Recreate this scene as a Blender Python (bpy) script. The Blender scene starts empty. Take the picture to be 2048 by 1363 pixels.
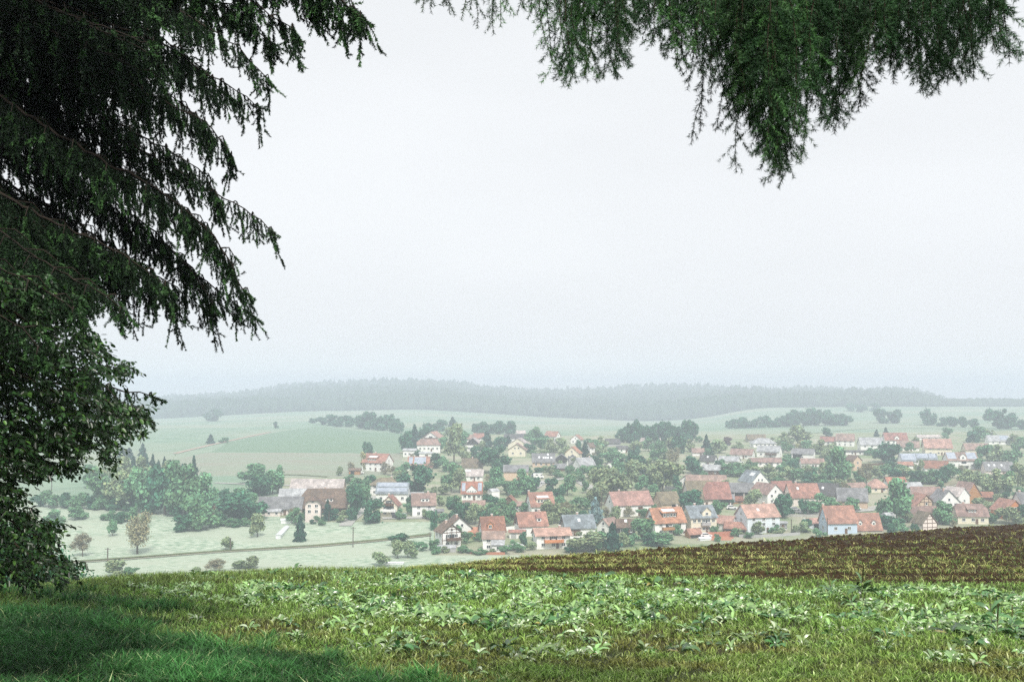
import bpy, math, random
import numpy as np
R = math.radians
SC = bpy.context.scene
COL = SC.collection
EYE = 1.6
F = 35.0 / 36.0 * 2048.0
PITCH = math.atan(98.5 / F)
# ------------------------------------------------------------------ camera
cd = bpy.data.cameras.new('camera'); cam = bpy.data.objects.new('camera', cd); COL.objects.link(cam)
cam.location = (0, 0, EYE); cam.rotation_euler = (math.pi / 2 + PITCH, 0, 0)
cd.sensor_width = 36; cd.lens = 35; cd.clip_start = 0.05; cd.clip_end = 12000
cd.dof.use_dof = True; cd.dof.focus_distance = 120; cd.dof.aperture_fstop = 7.1
SC.camera = cam
# ------------------------------------------------------------------ sky and sun
SUN_EL, SUN_AZ = 50.0, 166.0            # azimuth clockwise from the view direction
w = bpy.data.worlds.new('World'); SC.world = w; w.use_nodes = True
nt = w.node_tree; nt.nodes.clear()
sky = nt.nodes.new('ShaderNodeTexSky'); sky.sky_type = 'NISHITA'; sky.sun_disc = False
sky.sun_elevation = R(SUN_EL); sky.sun_rotation = R(SUN_AZ)
sky.air_density = 1.0; sky.dust_density = 6.0; sky.ozone_density = 1.0
hs = nt.nodes.new('ShaderNodeHueSaturation'); hs.inputs['Saturation'].default_value = 0.12; hs.inputs['Value'].default_value = 1.0
mixc = nt.nodes.new('ShaderNodeMix'); mixc.data_type = 'RGBA'; mixc.inputs[0].default_value = 0.90
mixc.inputs[7].default_value = (7.85, 8.05, 8.25, 1)          # even stratus layer
bg = nt.nodes.new('ShaderNodeBackground'); bg.inputs['Strength'].default_value = 0.10
wo = nt.nodes.new('ShaderNodeOutputWorld')
nt.links.new(sky.outputs[0], hs.inputs['Color']); nt.links.new(hs.outputs[0], mixc.inputs[6])
# faint mottling of the cloud layer
tcw = nt.nodes.new('ShaderNodeTexCoord'); nzw = nt.nodes.new('ShaderNodeTexNoise'); nzw.inputs['Scale'].default_value = 1.7; nzw.inputs['Detail'].default_value = 4
mrw = nt.nodes.new('ShaderNodeMapRange'); mrw.inputs['From Min'].default_value = .3; mrw.inputs['From Max'].default_value = .7; mrw.inputs['To Min'].default_value = .93; mrw.inputs['To Max'].default_value = 1.03
mpw = nt.nodes.new('ShaderNodeMapping'); mpw.inputs['Scale'].default_value = (1, 1, 3.2)
vm = nt.nodes.new('ShaderNodeVectorMath'); vm.operation = 'SCALE'
nt.links.new(tcw.outputs['Generated'], mpw.inputs['Vector']); nt.links.new(mpw.outputs[0], nzw.inputs['Vector']); nt.links.new(nzw.outputs['Fac'], mrw.inputs['Value'])
nt.links.new(mixc.outputs[2], vm.inputs[0]); nt.links.new(mrw.outputs[0], vm.inputs['Scale']); nt.links.new(vm.outputs[0], bg.inputs['Color']); nt.links.new(bg.outputs[0], wo.inputs['Surface'])
sl = bpy.data.lights.new('sun', 'SUN'); sl.energy = 3.2; sl.angle = R(14); sl.color = (1.0, 0.95, 0.88)
so = bpy.data.objects.new('sun', sl); COL.objects.link(so)
so.rotation_euler = (R(90 - SUN_EL), 0, R(-SUN_AZ + 180 + 0))
# direction check: lamp shines along its local -Z; tilt by 90-elevation then turn towards the azimuth
so.rotation_euler = (R(SUN_EL - 90), 0, R(-SUN_AZ))
SC.view_settings.view_transform = 'Standard'; SC.view_settings.look = 'None'
SC.view_settings.exposure = 0.31; SC.view_settings.gamma = 1.0
SC.render.engine = 'CYCLES'
cy = SC.cycles
cy.use_denoising = False; cy.max_bounces = 6; cy.diffuse_bounces = 3; cy.glossy_bounces = 2
cy.transmission_bounces = 2; cy.volume_bounces = 2; cy.transparent_max_bounces = 8
cy.caustics_reflective = False; cy.caustics_refractive = False

# ------------------------------------------------------------------ helpers
def tag(o, label=None, cat=None, group=None, kind=None):
    if label: o['label'] = label
    if cat: o['category'] = cat
    if group: o['group'] = group
    if kind: o['kind'] = kind
    return o

def link(name, me, parent=None):
    o = bpy.data.objects.new(name, me); COL.objects.link(o)
    if parent is not None: o.parent = parent
    return o

def empty(name, loc=(0, 0, 0), rz=0.0):
    o = bpy.data.objects.new(name, None); COL.objects.link(o)
    o.location = loc; o.rotation_euler = (0, 0, rz); o.empty_display_size = 0.5
    return o

def fast_mesh(name, V, Fc, mats=(), midx=None, col=None, smooth=False):
    """V (n,3), Fc (m,3|4) int arrays, col per-vertex (n,3)"""
    me = bpy.data.meshes.new(name)
    V = np.ascontiguousarray(V, dtype=np.float32); Fc = np.ascontiguousarray(Fc, dtype=np.int32)
    k = Fc.shape[1]; m = Fc.shape[0]
    me.vertices.add(len(V)); me.vertices.foreach_set('co', V.ravel())
    me.loops.add(m * k); me.loops.foreach_set('vertex_index', Fc.ravel())
    me.polygons.add(m); me.polygons.foreach_set('loop_start', np.arange(0, m * k, k, dtype=np.int32))
    for mt in mats: me.materials.append(mt)
    if midx is not None: me.polygons.foreach_set('material_index', np.ascontiguousarray(midx, dtype=np.int32))
    if smooth: me.polygons.foreach_set('use_smooth', np.ones(m, dtype=bool))
    me.update(calc_edges=True)
    if col is not None:
        a = me.color_attributes.new('tone', 'FLOAT_COLOR', 'POINT')
        c4 = np.ones((len(V), 4), dtype=np.float32); c4[:, :3] = col
        a.data.foreach_set('color', c4.ravel())
    return me

class MB:
    """small mesh builder with several materials"""
    def __init__(s): s.v = []; s.f = []; s.m = []
    def poly(s, pts, m=0):
        n = len(s.v); s.v += [tuple(p) for p in pts]; s.f.append(tuple(range(n, n + len(pts)))); s.m.append(m)
    def box(s, x0, x1, y0, y1, z0, z1, m=0):
        n = len(s.v)
        s.v += [(x0,y0,z0),(x1,y0,z0),(x1,y1,z0),(x0,y1,z0),(x0,y0,z1),(x1,y0,z1),(x1,y1,z1),(x0,y1,z1)]
        for f in ((0,3,2,1),(4,5,6,7),(0,1,5,4),(1,2,6,5),(2,3,7,6),(3,0,4,7)):
            s.f.append(tuple(n + i for i in f)); s.m.append(m)
    def prism(s, poly, y0, y1, m=0):
        """poly: (x,z) outline extruded along y"""
        n = len(s.v); k = len(poly)
        s.v += [(x, y0, z) for x, z in poly] + [(x, y1, z) for x, z in poly]
        s.f.append(tuple(n + i for i in range(k))); s.m.append(m)
        s.f.append(tuple(n + k + i for i in reversed(range(k)))); s.m.append(m)
        for i in range(k):
            j = (i + 1) % k
            s.f.append((n + j, n + i, n + k + i, n + k + j)); s.m.append(m)
    def bar(s, a, b, r, m=0):
        a = np.array(a, float); b = np.array(b, float); d = b - a; L = np.linalg.norm(d); d /= L
        u = np.cross(d, (0, 0, 1.0));
        if np.linalg.norm(u) < 1e-3: u = np.array((1.0, 0, 0))
        u /= np.linalg.norm(u); v = np.cross(d, u); n = len(s.v)
        for p in (a, b):
            for su, sv in ((-1,-1),(1,-1),(1,1),(-1,1)): s.v.append(tuple(p + u*su*r + v*sv*r))
        for f in ((0,1,2,3),(7,6,5,4),(0,4,5,1),(1,5,6,2),(2,6,7,3),(3,7,4,0)):
            s.f.append(tuple(n + i for i in f)); s.m.append(m)
    def mesh(s, name, mats):
        me = bpy.data.meshes.new(name); me.from_pydata(s.v, [], s.f)
        for mt in mats: me.materials.append(mt)
        me.polygons.foreach_set('material_index', s.m); me.update()
        return me
    def build(s, name, mats, parent=None): return link(name, s.mesh(name, mats), parent)

def tubes(polys, sides=5):
    """polys: list of (pts (n,3), radii (n,)); returns V, F quads"""
    V = []; Fq = []; n0 = 0
    for P, rad in polys:
        P = np.asarray(P, float); n = len(P)
        T = np.gradient(P, axis=0); T /= (np.linalg.norm(T, axis=1, keepdims=True) + 1e-9)
        ref = np.array((0.31, 0.17, 0.93)); U = np.cross(T, ref); U /= (np.linalg.norm(U, axis=1, keepdims=True) + 1e-9)
        W = np.cross(T, U)
        a = np.arange(sides) * 2 * math.pi / sides
        ring = P[:, None, :] + np.asarray(rad)[:, None, None] * (np.cos(a)[None, :, None] * U[:, None, :] + np.sin(a)[None, :, None] * W[:, None, :])
        V.append(ring.reshape(-1, 3))
        i = np.arange(n - 1)[:, None] * sides; j = np.arange(sides)[None, :]; jn = (j + 1) % sides
        q = np.stack([i + j, i + jn, i + sides + jn, i + sides + j], -1).reshape(-1, 4) + n0
        Fq.append(q); n0 += n * sides
    return np.concatenate(V), np.concatenate(Fq)

# ------------------------------------------------------------------ materials
def new_mat(name, rough=0.8, spec=0.3):
    m = bpy.data.materials.new(name); m.use_nodes = True
    b = m.node_tree.nodes['Principled BSDF']; b.inputs['Roughness'].default_value = rough
    b.inputs['Specular IOR Level'].default_value = spec
    return m, m.node_tree, b

def noise_mat(name, c1, c2, scale=1.0, c3=None, scale2=None, rough=0.85, spec=0.2, coord='Object', bump=0.0, detail=6, stretch=None, bump_scale=None, rnd=0.0, lo=0.35, hi=0.65, dist=0.0):
    m, t, b = new_mat(name, rough, spec)
    N = t.nodes.new; Lk = t.links.new
    tc = N('ShaderNodeTexCoord'); mp = N('ShaderNodeMapping')
    if stretch: mp.inputs['Scale'].default_value = stretch
    Lk(tc.outputs[coord], mp.inputs['Vector'])
    nz = N('ShaderNodeTexNoise'); nz.inputs['Scale'].default_value = scale; nz.inputs['Detail'].default_value = detail
    nz.inputs['Distortion'].default_value = dist
    Lk(mp.outputs[0], nz.inputs['Vector'])
    cr = N('ShaderNodeValToRGB'); cr.color_ramp.elements[0].color = (*c1, 1); cr.color_ramp.elements[1].color = (*c2, 1)
    cr.color_ramp.elements[0].position = lo; cr.color_ramp.elements[1].position = hi
    Lk(nz.outputs['Fac'], cr.inputs[0]); out = cr.outputs[0]
    if c3 is not None:
        n2 = N('ShaderNodeTexNoise'); n2.inputs['Scale'].default_value = scale2 or scale * 0.15; n2.inputs['Detail'].default_value = 4
        Lk(mp.outputs[0], n2.inputs['Vector'])
        r2 = N('ShaderNodeValToRGB'); r2.color_ramp.elements[0].position = 0.42; r2.color_ramp.elements[1].position = 0.62
        Lk(n2.outputs['Fac'], r2.inputs[0])
        mx = N('ShaderNodeMix'); mx.data_type = 'RGBA'; mx.inputs[7].default_value = (*c3, 1)
        Lk(r2.outputs[0], mx.inputs[0]); Lk(out, mx.inputs[6]); out = mx.outputs[2]
    if rnd:
        oi = N('ShaderNodeObjectInfo'); h = N('ShaderNodeHueSaturation')
        ma = N('ShaderNodeMapRange'); ma.inputs['To Min'].default_value = 1 - rnd; ma.inputs['To Max'].default_value = 1 + rnd
        mb = N('ShaderNodeMapRange'); mb.inputs['To Min'].default_value = 0.5 - rnd * 0.07; mb.inputs['To Max'].default_value = 0.5 + rnd * 0.07
        Lk(oi.outputs['Random'], ma.inputs['Value']); Lk(oi.outputs['Random'], mb.inputs['Value'])
        Lk(ma.outputs[0], h.inputs['Value']); Lk(mb.outputs[0], h.inputs['Hue']); Lk(out, h.inputs['Color']); out = h.outputs[0]
    Lk(out, b.inputs['Base Color'])
    if bump:
        n3 = N('ShaderNodeTexNoise'); n3.inputs['Scale'].default_value = bump_scale or scale * 2; n3.inputs['Detail'].default_value = 5
        Lk(mp.outputs[0], n3.inputs['Vector'])
        bp = N('ShaderNodeBump'); bp.inputs['Strength'].default_value = 1.0; bp.inputs['Distance'].default_value = bump
        Lk(n3.outputs['Fac'], bp.inputs['Height']); Lk(bp.outputs[0], b.inputs['Normal'])
    return m

def tone_mat(name, rough=0.5, spec=0.4, mult=(1, 1, 1), transl=0.0, rnd=0.0):
    """colour read from each blade's or leaf's own tone, with a little noise"""
    m, t, b = new_mat(name, rough, spec); N = t.nodes.new; Lk = t.links.new
    at = N('ShaderNodeAttribute'); at.attribute_name = 'tone'
    mx = N('ShaderNodeMix'); mx.data_type = 'RGBA'; mx.blend_type = 'MULTIPLY'; mx.inputs[0].default_value = 1
    mx.inputs[7].default_value = (*mult, 1); Lk(at.outputs['Color'], mx.inputs[6]); out = mx.outputs[2]
    if rnd:
        oi = N('ShaderNodeObjectInfo'); h = N('ShaderNodeHueSaturation')
        ma = N('ShaderNodeMapRange'); ma.inputs['To Min'].default_value = 1 - rnd; ma.inputs['To Max'].default_value = 1 + rnd
        mb = N('ShaderNodeMapRange'); mb.inputs['To Min'].default_value = 0.5 - rnd * 0.06; mb.inputs['To Max'].default_value = 0.5 + rnd * 0.06
        Lk(oi.outputs['Random'], ma.inputs['Value']); Lk(oi.outputs['Random'], mb.inputs['Value'])
        Lk(ma.outputs[0], h.inputs['Value']); Lk(mb.outputs[0], h.inputs['Hue']); Lk(out, h.inputs['Color']); out = h.outputs[0]
    Lk(out, b.inputs['Base Color'])
    if transl:
        tr = N('ShaderNodeBsdfTranslucent'); Lk(out, tr.inputs['Color'])
        ms = N('ShaderNodeMixShader'); ms.inputs[0].default_value = transl
        o = t.nodes['Material Output']; Lk(b.outputs[0], ms.inputs[1]); Lk(tr.outputs[0], ms.inputs[2]); Lk(ms.outputs[0], o.inputs['Surface'])
    return m

# ------------------------------------------------------------------ projection and terrain
SP, CP = math.sin(PITCH), math.cos(PITCH)
def s_of_y(y):
    v = (681.5 - np.asarray(y, float)) / F
    return -(SP + CP * v) / (CP - SP * v)          # drop per metre forward
def y_of_s(s):
    # inverse: s=-(SP+CPv)/(CP-SPv)
    s = np.asarray(s, float); v = -(SP + s * CP) / (CP - s * SP)
    return 681.5 - v * F
def u_of(x, Y, z):
    d = Y * CP + (z - EYE) * SP
    return 1024 + F * x / d
def y_of(Y, z):
    d = Y * CP + (z - EYE) * SP; v = (-Y * SP + (z - EYE) * CP) / d
    return 681.5 - v * F
def world_at(u, y, Y):
    """point on the ray of picture position (u, y) at forward distance Y"""
    v = (681.5 - y) / F; k = Y / (CP - SP * v)
    return np.array(((u - 1024) / F * k, Y, EYE + (SP + CP * v) * k))

A = 0.115
UC = [-500, 0, 120, 300, 450, 600, 800, 850, 1000, 1200, 1400, 1600, 1800, 2048, 2600]
YC = [1190, 1178, 1168, 1153, 1146, 1139, 1138, 1134, 1118, 1104, 1089, 1075, 1061, 1045, 1040]
TU = [-500, 0, 300, 600, 850, 1100, 1300, 1400, 1500, 1700, 2048, 2600]
TR = {300: [1142]*12, 340: [1100]*12, 370: [1068]*12, 400: [1035]*12, 440: [1000]*12, 520: [955]*12, 650: [907]*12,
      800: [880, 880, 878, 876, 878, 880, 878, 878, 876, 874, 872, 872],
      1000:[860, 860, 858, 856, 858, 862, 860, 860, 858, 856, 852, 852],
      1350:[848, 848, 848, 838, 838, 850, 850, 848, 840, 836, 830, 830],
      1800:[838, 838, 838, 822, 818, 834, 843, 838, 814, 812, 811, 811]}
RU = [-500, 200, 300, 420, 500, 590, 700, 850, 960, 1050, 1150, 1250, 1330, 1400, 1500, 1700, 1820, 1880, 1950, 2048, 2600]
RY = [830, 820, 807, 802, 795, 779, 774, 770, 784, 789, 792, 785, 780, 780, 789, 792, 794, 804, 809, 811, 812]
_lg = np.linspace(math.log(60), math.log(9000), 420); _us = np.linspace(-500, 2600, 160)
_rows = sorted(TR)
_S = np.zeros((len(_lg), len(_us)))
for j, uu in enumerate(_us):
    zs = [EYE - s_of_y(np.interp(uu, TU, TR[r])) * r for r in _rows]
    ds = list(_rows)
    zr = EYE - s_of_y(np.interp(uu, RU, RY)) * 3000
    ds += [3000, 3250, 3900, 9000]; zs += [zr, zr - 25, zr - 130, zr - 160]
    _S[:, j] = np.interp(_lg, np.log(ds), zs)
_k = np.exp(-0.5 * (np.arange(-9, 10) / 3.2) ** 2); _k /= _k.sum()
_pad = np.pad(_S, ((9, 9), (0, 0)), mode='edge')
_S = np.stack([np.convolve(_pad[:, j], _k, 'valid') for j in range(_S.shape[1])], 1)
_k2 = np.exp(-0.5 * (np.arange(-5, 6) / 1.6) ** 2); _k2 /= _k2.sum()
_pad = np.pad(_S, ((0, 0), (5, 5)), mode='edge')
_S = np.stack([np.convolve(_pad[i], _k2, 'valid') for i in range(_S.shape[0])], 0)
_scr = s_of_y(np.array(YC)); DC = 1.6 / (_scr - A)

def wob(x, y, sc, seed=0):
    r = np.random.RandomState(seed); o = 0
    for i in range(5):
        a, b, p = r.uniform(-1, 1), r.uniform(-1, 1), r.uniform(0, 6.28); n = math.hypot(a, b)
        o = o + np.sin((a * x + b * y) / n / sc * (0.7 + 0.35 * i) * 2 + p)
    return o / 5
def crest_dist(x, Y):
    u = 1024 + F * x / np.maximum(Y, 8.0)
    return np.interp(u, UC, DC), u
def zg(x, Y):
    x = np.asarray(x, float); Y = np.asarray(Y, float)
    dc, u = crest_dist(x, Y); uu = np.clip(u, -500, 2600)
    a = (np.log(np.clip(Y, 60, 9000)) - _lg[0]) / (_lg[1] - _lg[0]); b = (uu - _us[0]) / (_us[1] - _us[0])
    i = np.clip(a.astype(int), 0, len(_lg) - 2); j = np.clip(b.astype(int), 0, len(_us) - 2); fa = a - i; fb = b - j
    zv = (_S[i, j] * (1-fa) * (1-fb) + _S[i+1, j] * fa * (1-fb) + _S[i, j+1] * (1-fa) * fb + _S[i+1, j+1] * fa * fb)
    zv = zv + wob(x, Y, 60, 3) * np.clip((Y - 200) / 400, 0, 1) * 0.8
    t = np.maximum(Y - dc * 0.93, 0); c = 0.30 / (0.30 * dc); tm = 0.30 * dc
    ext = np.where(t < tm, 0.5 * c * t * t, 0.5 * c * tm * tm + 0.30 * (t - tm))
    zh = -A * np.where(Y > 0, Y, Y * 0.4) - ext + 0.05 * wob(x, Y, 3.0, 1) * np.clip(Y / 12, 0, 1) + 0.02 * wob(x, Y, .9, 2)
    k = 4.0; mxv = np.maximum(zh, zv)
    return mxv + k * np.log1p(np.exp(-np.abs(zh - zv) / k)) * (np.abs(zh - zv) < 40) - 0.0
def ground_at(u, y, lo=215.0, hi=2400.0):
    """world point of the ground seen at picture position (u, y) beyond the near hill"""
    Ys = np.exp(np.linspace(math.log(lo), math.log(hi), 900)); v = (681.5 - y) / F
    xs = (u - 1024) / F * Ys / (CP - SP * v); zz = zg(xs, Ys); yi = y_of(Ys, zz)
    k = np.nonzero(yi <= y)[0]; k = k[0] if len(k) else len(Ys) - 1
    return np.array((xs[k], Ys[k], zz[k]))
def near_at(u, y):
    Ys = np.linspace(3, 140, 3000); v = (681.5 - y) / F
    xs = (u - 1024) / F * Ys / (CP - SP * v); zz = zg(xs, Ys); yi = y_of(Ys, zz)
    k = np.nonzero(yi <= y)[0]; k = k[0] if len(k) else len(Ys) - 1
    return np.array((xs[k], Ys[k], zz[k]))
# ------------------------------------------------------------------ the ground, one sheet cut into its fields
def inside(poly, px, py):
    px = np.asarray(px); py = np.asarray(py); r = np.zeros(px.shape, bool); n = len(poly)
    for i in range(n):
        x1, y1 = poly[i]; x2, y2 = poly[(i + 1) % n]
        if y1 == y2: continue
        c = ((y1 > py) != (y2 > py)) & (px < (x2 - x1) * (py - y1) / (y2 - y1) + x1); r ^= c
    return r
M = {}
M['grass_soil'] = noise_mat('grass_soil', (.018, .026, .008), (.05, .06, .018), 5.0, c3=(.05, .042, .016), scale2=.5, bump=.03, bump_scale=14)
M['soil'] = noise_mat('ploughed_soil', (.023, .014, .006), (.080, .047, .021), 7.0, c3=(.042, .026, .011), scale2=.6, bump=.09, bump_scale=9, stretch=(.6, 1.5, 1))
M['meadow'] = noise_mat('meadow_grass', (.17, .27, .17), (.46, .52, .41), .4, c3=(.38, .43, .33), scale2=.03, detail=12, lo=.32, hi=.62, bump=.25, bump_scale=.7, stretch=(1, 1.6, 1))
M['stubble'] = noise_mat('stubble', (.20, .24, .17), (.28, .32, .23), .25, c3=(.26, .265, .20), scale2=.02, stretch=(1, 3, 1))
M['crop'] = noise_mat('green_crop', (.115, .20, .12), (.15, .24, .145), .12, c3=(.14, .22, .13), scale2=.012, stretch=(.5, 2.2, 1))
_t = M['crop'].node_tree; _b = _t.nodes['Principled BSDF']; _src = _b.inputs['Base Color'].links[0].from_socket
_w = _t.nodes.new('ShaderNodeTexWave'); _w.inputs['Scale'].default_value = .035; _w.inputs['Distortion'].default_value = 1.2; _w.inputs['Detail'].default_value = 2
_tc = _t.nodes.new('ShaderNodeTexCoord'); _mp = _t.nodes.new('ShaderNodeMapping'); _mp.inputs['Rotation'].default_value = (0, 0, R(25)); _t.links.new(_tc.outputs['Object'], _mp.inputs[0]); _t.links.new(_mp.outputs[0], _w.inputs[0])
_mx = _t.nodes.new('ShaderNodeMix'); _mx.data_type = 'RGBA'; _mx.inputs[7].default_value = (.18, .27, .17, 1); _ml = _t.nodes.new('ShaderNodeMath'); _ml.operation = 'MULTIPLY'; _ml.inputs[1].default_value = .45
_t.links.new(_w.outputs['Fac'], _ml.inputs[0]); _t.links.new(_ml.outputs[0], _mx.inputs[0]); _t.links.new(_src, _mx.inputs[6]); _t.links.new(_mx.outputs[2], _b.inputs['Base Color'])
M['hill'] = noise_mat('hill_pasture', (.15, .245, .16), (.22, .31, .21), .06, c3=(.27, .31, .22), scale2=.006)
M['yard'] = noise_mat('village_turf', (.14, .21, .10), (.27, .31, .18), .25, c3=(.34, .33, .24), scale2=.05)
M['litter'] = noise_mat('forest_litter', (.03, .04, .02), (.05, .06, .03), .3)
M['redsoil'] = noise_mat('red_soil', (.36, .15, .09), (.45, .2, .12), .4)
txl = np.concatenate([np.linspace(-1.3, -.66, 40)[:-1], np.linspace(-.66, .66, 620), np.linspace(.66, 1.3, 40)[1:]])
Yl = np.concatenate([np.linspace(-38, 4, 45)[:-1], np.exp(np.linspace(math.log(4 + 20), math.log(4400), 600)) - 20])
TX, YY = np.meshgrid(txl, Yl)
SH = 40 * np.exp(-np.maximum(YY, 0) / 60) ; XX = TX * (np.maximum(YY, 0) + SH)
XX = TX * (np.maximum(YY, 0) + np.where(YY > 0, SH, 40))
ZZ = zg(XX, YY)
nr, nc = XX.shape
V = np.stack([XX, YY, ZZ], -1).reshape(-1, 3)
ii = (np.arange(nr - 1)[:, None] * nc + np.arange(nc - 1)[None, :])
Q = np.stack([ii, ii + 1, ii + nc + 1, ii + nc], -1).reshape(-1, 4)
C = V[Q].mean(1); cx, cyy, cz = C[:, 0], C[:, 1], C[:, 2]
dcq, uq = crest_dist(cx, cyy)
with np.errstate(all='ignore'):
    pu = np.where(cyy > 2, u_of(cx, np.maximum(cyy, 2), cz), -9999); py_ = np.where(cyy > 2, y_of(np.maximum(cyy, 2), cz), 9999)
near = cyy < dcq * 1.35 + 6
PLO = lambda u: np.interp(u, [790, 830, 1100, 1300, 1500, 1700, 2048, 3200], [1110, 1136, 1141, 1150, 1156, 1162, 1168, 1176])
reg = np.full(len(Q), 5)                           # 5 village turf
reg[near] = 0
soil_edge = PLO(pu) + 1.2 * np.sin(cx * 5)
reg[near & (cyy > 8) & (pu > 815) & (py_ < soil_edge)] = 1
P_MEADOW = [(-600, 1000), (60, 1003), (240, 1020), (420, 1030), (520, 1030), (620, 1040), (700, 1045), (870, 1042), (862, 1150), (2600, 1150), (2600, 1600), (-600, 1600)]
P_STUB = [(330, 925), (420, 902), (640, 902), (800, 905), (808, 925), (760, 950), (700, 955), (560, 955), (400, 950), (280, 960)]
P_CROP = [(290, 846), (500, 842), (640, 850), (735, 862), (806, 866), (830, 872), (800, 908), (640, 906), (430, 906), (350, 906), (470, 877), (560, 865), (430, 880), (260, 906)]
P_CROP = [(455, 885), (560, 862), (640, 852), (735, 863), (830, 868), (800, 906), (640, 905), (420, 904)]
far = ~near
reg[far & (py_ > 1036) & inside(P_MEADOW, pu, py_)] = 2
reg[far & (cyy < 330)] = 2
reg[far & (pu < 560) & (py_ > 905) ] = 4
reg[far & inside(P_MEADOW, pu, py_)] = 2
reg[far & inside(P_STUB, pu, py_)] = 3
reg[far & (py_ < 905) & (pu < 800)] = 4
reg[far & inside(P_CROP, pu, py_)] = 6
reg[far & (pu >= 800) & (cyy > 900)] = 4
fbase = None
reg[far & (cyy > 1780)] = 7
reg[far & (cyy > 330) & inside([(1395, 1064), (1462, 1066), (1470, 1078), (1395, 1080)], pu, py_)] = 8
names = {0: ('grass_field', 'grass_soil'), 1: ('ploughed_field', 'soil'), 2: ('meadow', 'meadow'), 3: ('stubble_field', 'stubble'), 4: ('hill_pasture', 'hill'),
         5: ('village_ground', 'yard'), 6: ('crop_field', 'crop'), 7: ('forest_ground', 'litter'), 8: ('bare_earth', 'redsoil')}
for k, (nm, mt) in names.items():
    q = Q[reg == k]
    if not len(q): continue
    ids, inv = np.unique(q, return_inverse=True)
    tag(link(nm, fast_mesh(nm, V[ids], inv.reshape(q.shape), [M[mt]], smooth=True)), kind='structure')

def strip(name, pts, width, mat, lift=.25, step=3.0):
    """a lane draped over the ground through picture positions pts"""
    W = [ground_at(u, y) for u, y in pts]
    P = [W[0]]
    for a, b in zip(W[:-1], W[1:]):
        n = max(1, int(np.linalg.norm(b - a) / step))
        for i in range(1, n + 1): P.append(a + (b - a) * i / n)
    P = np.array(P); T = np.gradient(P[:, :2], axis=0); T /= np.linalg.norm(T, axis=1, keepdims=True) + 1e-9
    Nn = np.stack([-T[:, 1], T[:, 0]], 1)
    k = 5; off = np.linspace(-.5, .5, k) * width; VV = []
    for o in off:
        q = P[:, :2] + Nn * o; VV.append(np.column_stack([q, zg(q[:, 0], q[:, 1]) + lift]))
    VV = np.stack(VV, 1); n = len(P)
    ii = (np.arange(n - 1)[:, None] * k + np.arange(k - 1)[None, :])
    Fq = np.stack([ii, ii + 1, ii + k + 1, ii + k], -1).reshape(-1, 4)
    return tag(link(name, fast_mesh(name, VV.reshape(-1, 3), Fq, [mat], smooth=True)), kind='structure')
M['track'] = noise_mat('track_dirt', (.20, .19, .12), (.30, .27, .18), .8)
M['ditch'] = noise_mat('ditch_grass', (.09, .12, .05), (.15, .17, .07), .8)
M['lane'] = noise_mat('lane_gravel', (.34, .34, .31), (.42, .41, .38), .5)
M['asphalt'] = noise_mat('asphalt', (.22, .22, .22), (.30, .30, .30), .5)
M['clay'] = noise_mat('clay_path', (.34, .26, .20), (.40, .31, .24), .1)
strip('ditch_verge', [(110, 1126), (240, 1117), (430, 1103), (640, 1090), (760, 1079), (862, 1069)], 2.4, M['ditch'], .25)
strip('field_track', [(110, 1129), (240, 1120), (430, 1106), (640, 1093), (760, 1082), (862, 1072)], 1.3, M['track'], .3)
strip('village_lane', [(690, 1052), (700, 1040), (712, 1030), (722, 1020), (735, 1005), (745, 992)], 5, M['lane'])
strip('house_yard_lane', [(765, 1037), (800, 1036), (840, 1036), (860, 1036)], 4, M['lane'])
strip('farm_track', [(430, 966), (500, 969), (560, 971), (600, 970)], 3, M['lane'])
strip('orchard_path', [(1052, 985), (1090, 962), (1130, 957), (1165, 966), (1190, 980)], 5, M['lane'])
strip('upper_street', [(1100, 873), (1118, 885), (1132, 893), (1146, 901)], 5, M['asphalt'])
strip('lower_street', [(1455, 1016), (1550, 1022), (1640, 1026), (1730, 1020), (1790, 1010), (1860, 1000)], 6, M['lane'])
strip('hill_path', [(350, 907), (420, 890), (470, 879), (540, 864)], 4, M['clay'])
strip('slope_path', [(1870, 975), (1905, 966), (1935, 950), (1960, 936)], 5, M['track'])
strip('field_edge_bank', [(525, 949), (600, 950), (655, 954)], 2.5, M['ditch'])
strip('upper_field_edge', [(1600, 868), (1750, 856), (1900, 858), (2060, 862)], 2.5, M['ditch'])
# ------------------------------------------------------------------ building materials
def tile_mat(name, c, var=.34, band=True):
    c1 = tuple(x * (1 - var) for x in c); c2 = tuple(min(1, x * (1 + var)) for x in c)
    m = noise_mat(name, c1, c2, 1.3, c3=tuple(x * .62 + .01 for x in c), scale2=.4, rough=.8, spec=.25, detail=8, rnd=.10, lo=.3, hi=.7)
    t = m.node_tree; N = t.nodes.new; b = t.nodes['Principled BSDF']
    tc = N('ShaderNodeTexCoord'); wv = N('ShaderNodeTexWave'); wv.bands_direction = 'Z'; wv.inputs['Scale'].default_value = 1.1; wv.inputs['Distortion'].default_value = .6
    bp = N('ShaderNodeBump'); bp.inputs['Distance'].default_value = .06
    t.links.new(tc.outputs['Object'], wv.inputs['Vector']); t.links.new(wv.outputs['Fac'], bp.inputs['Height']); t.links.new(bp.outputs[0], b.inputs['Normal'])
    return m
RM = {'red': (.38, .195, .15), 'pink': (.46, .28, .23), 'orange': (.46, .22, .14), 'brown': (.17, .115, .085), 'rust': (.31, .15, .10), 'grey': (.23, .23, .235),
      'dark': (.105, .10, .10), 'slate': (.24, .275, .30), 'pale': (.50, .44, .42), 'light': (.42, .43, .44), 'mauve': (.33, .225, .19), 'moss': (.22, .18, .12)}
ROOF = {k: tile_mat('roof_tiles_' + k, v) for k, v in RM.items()}
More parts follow.
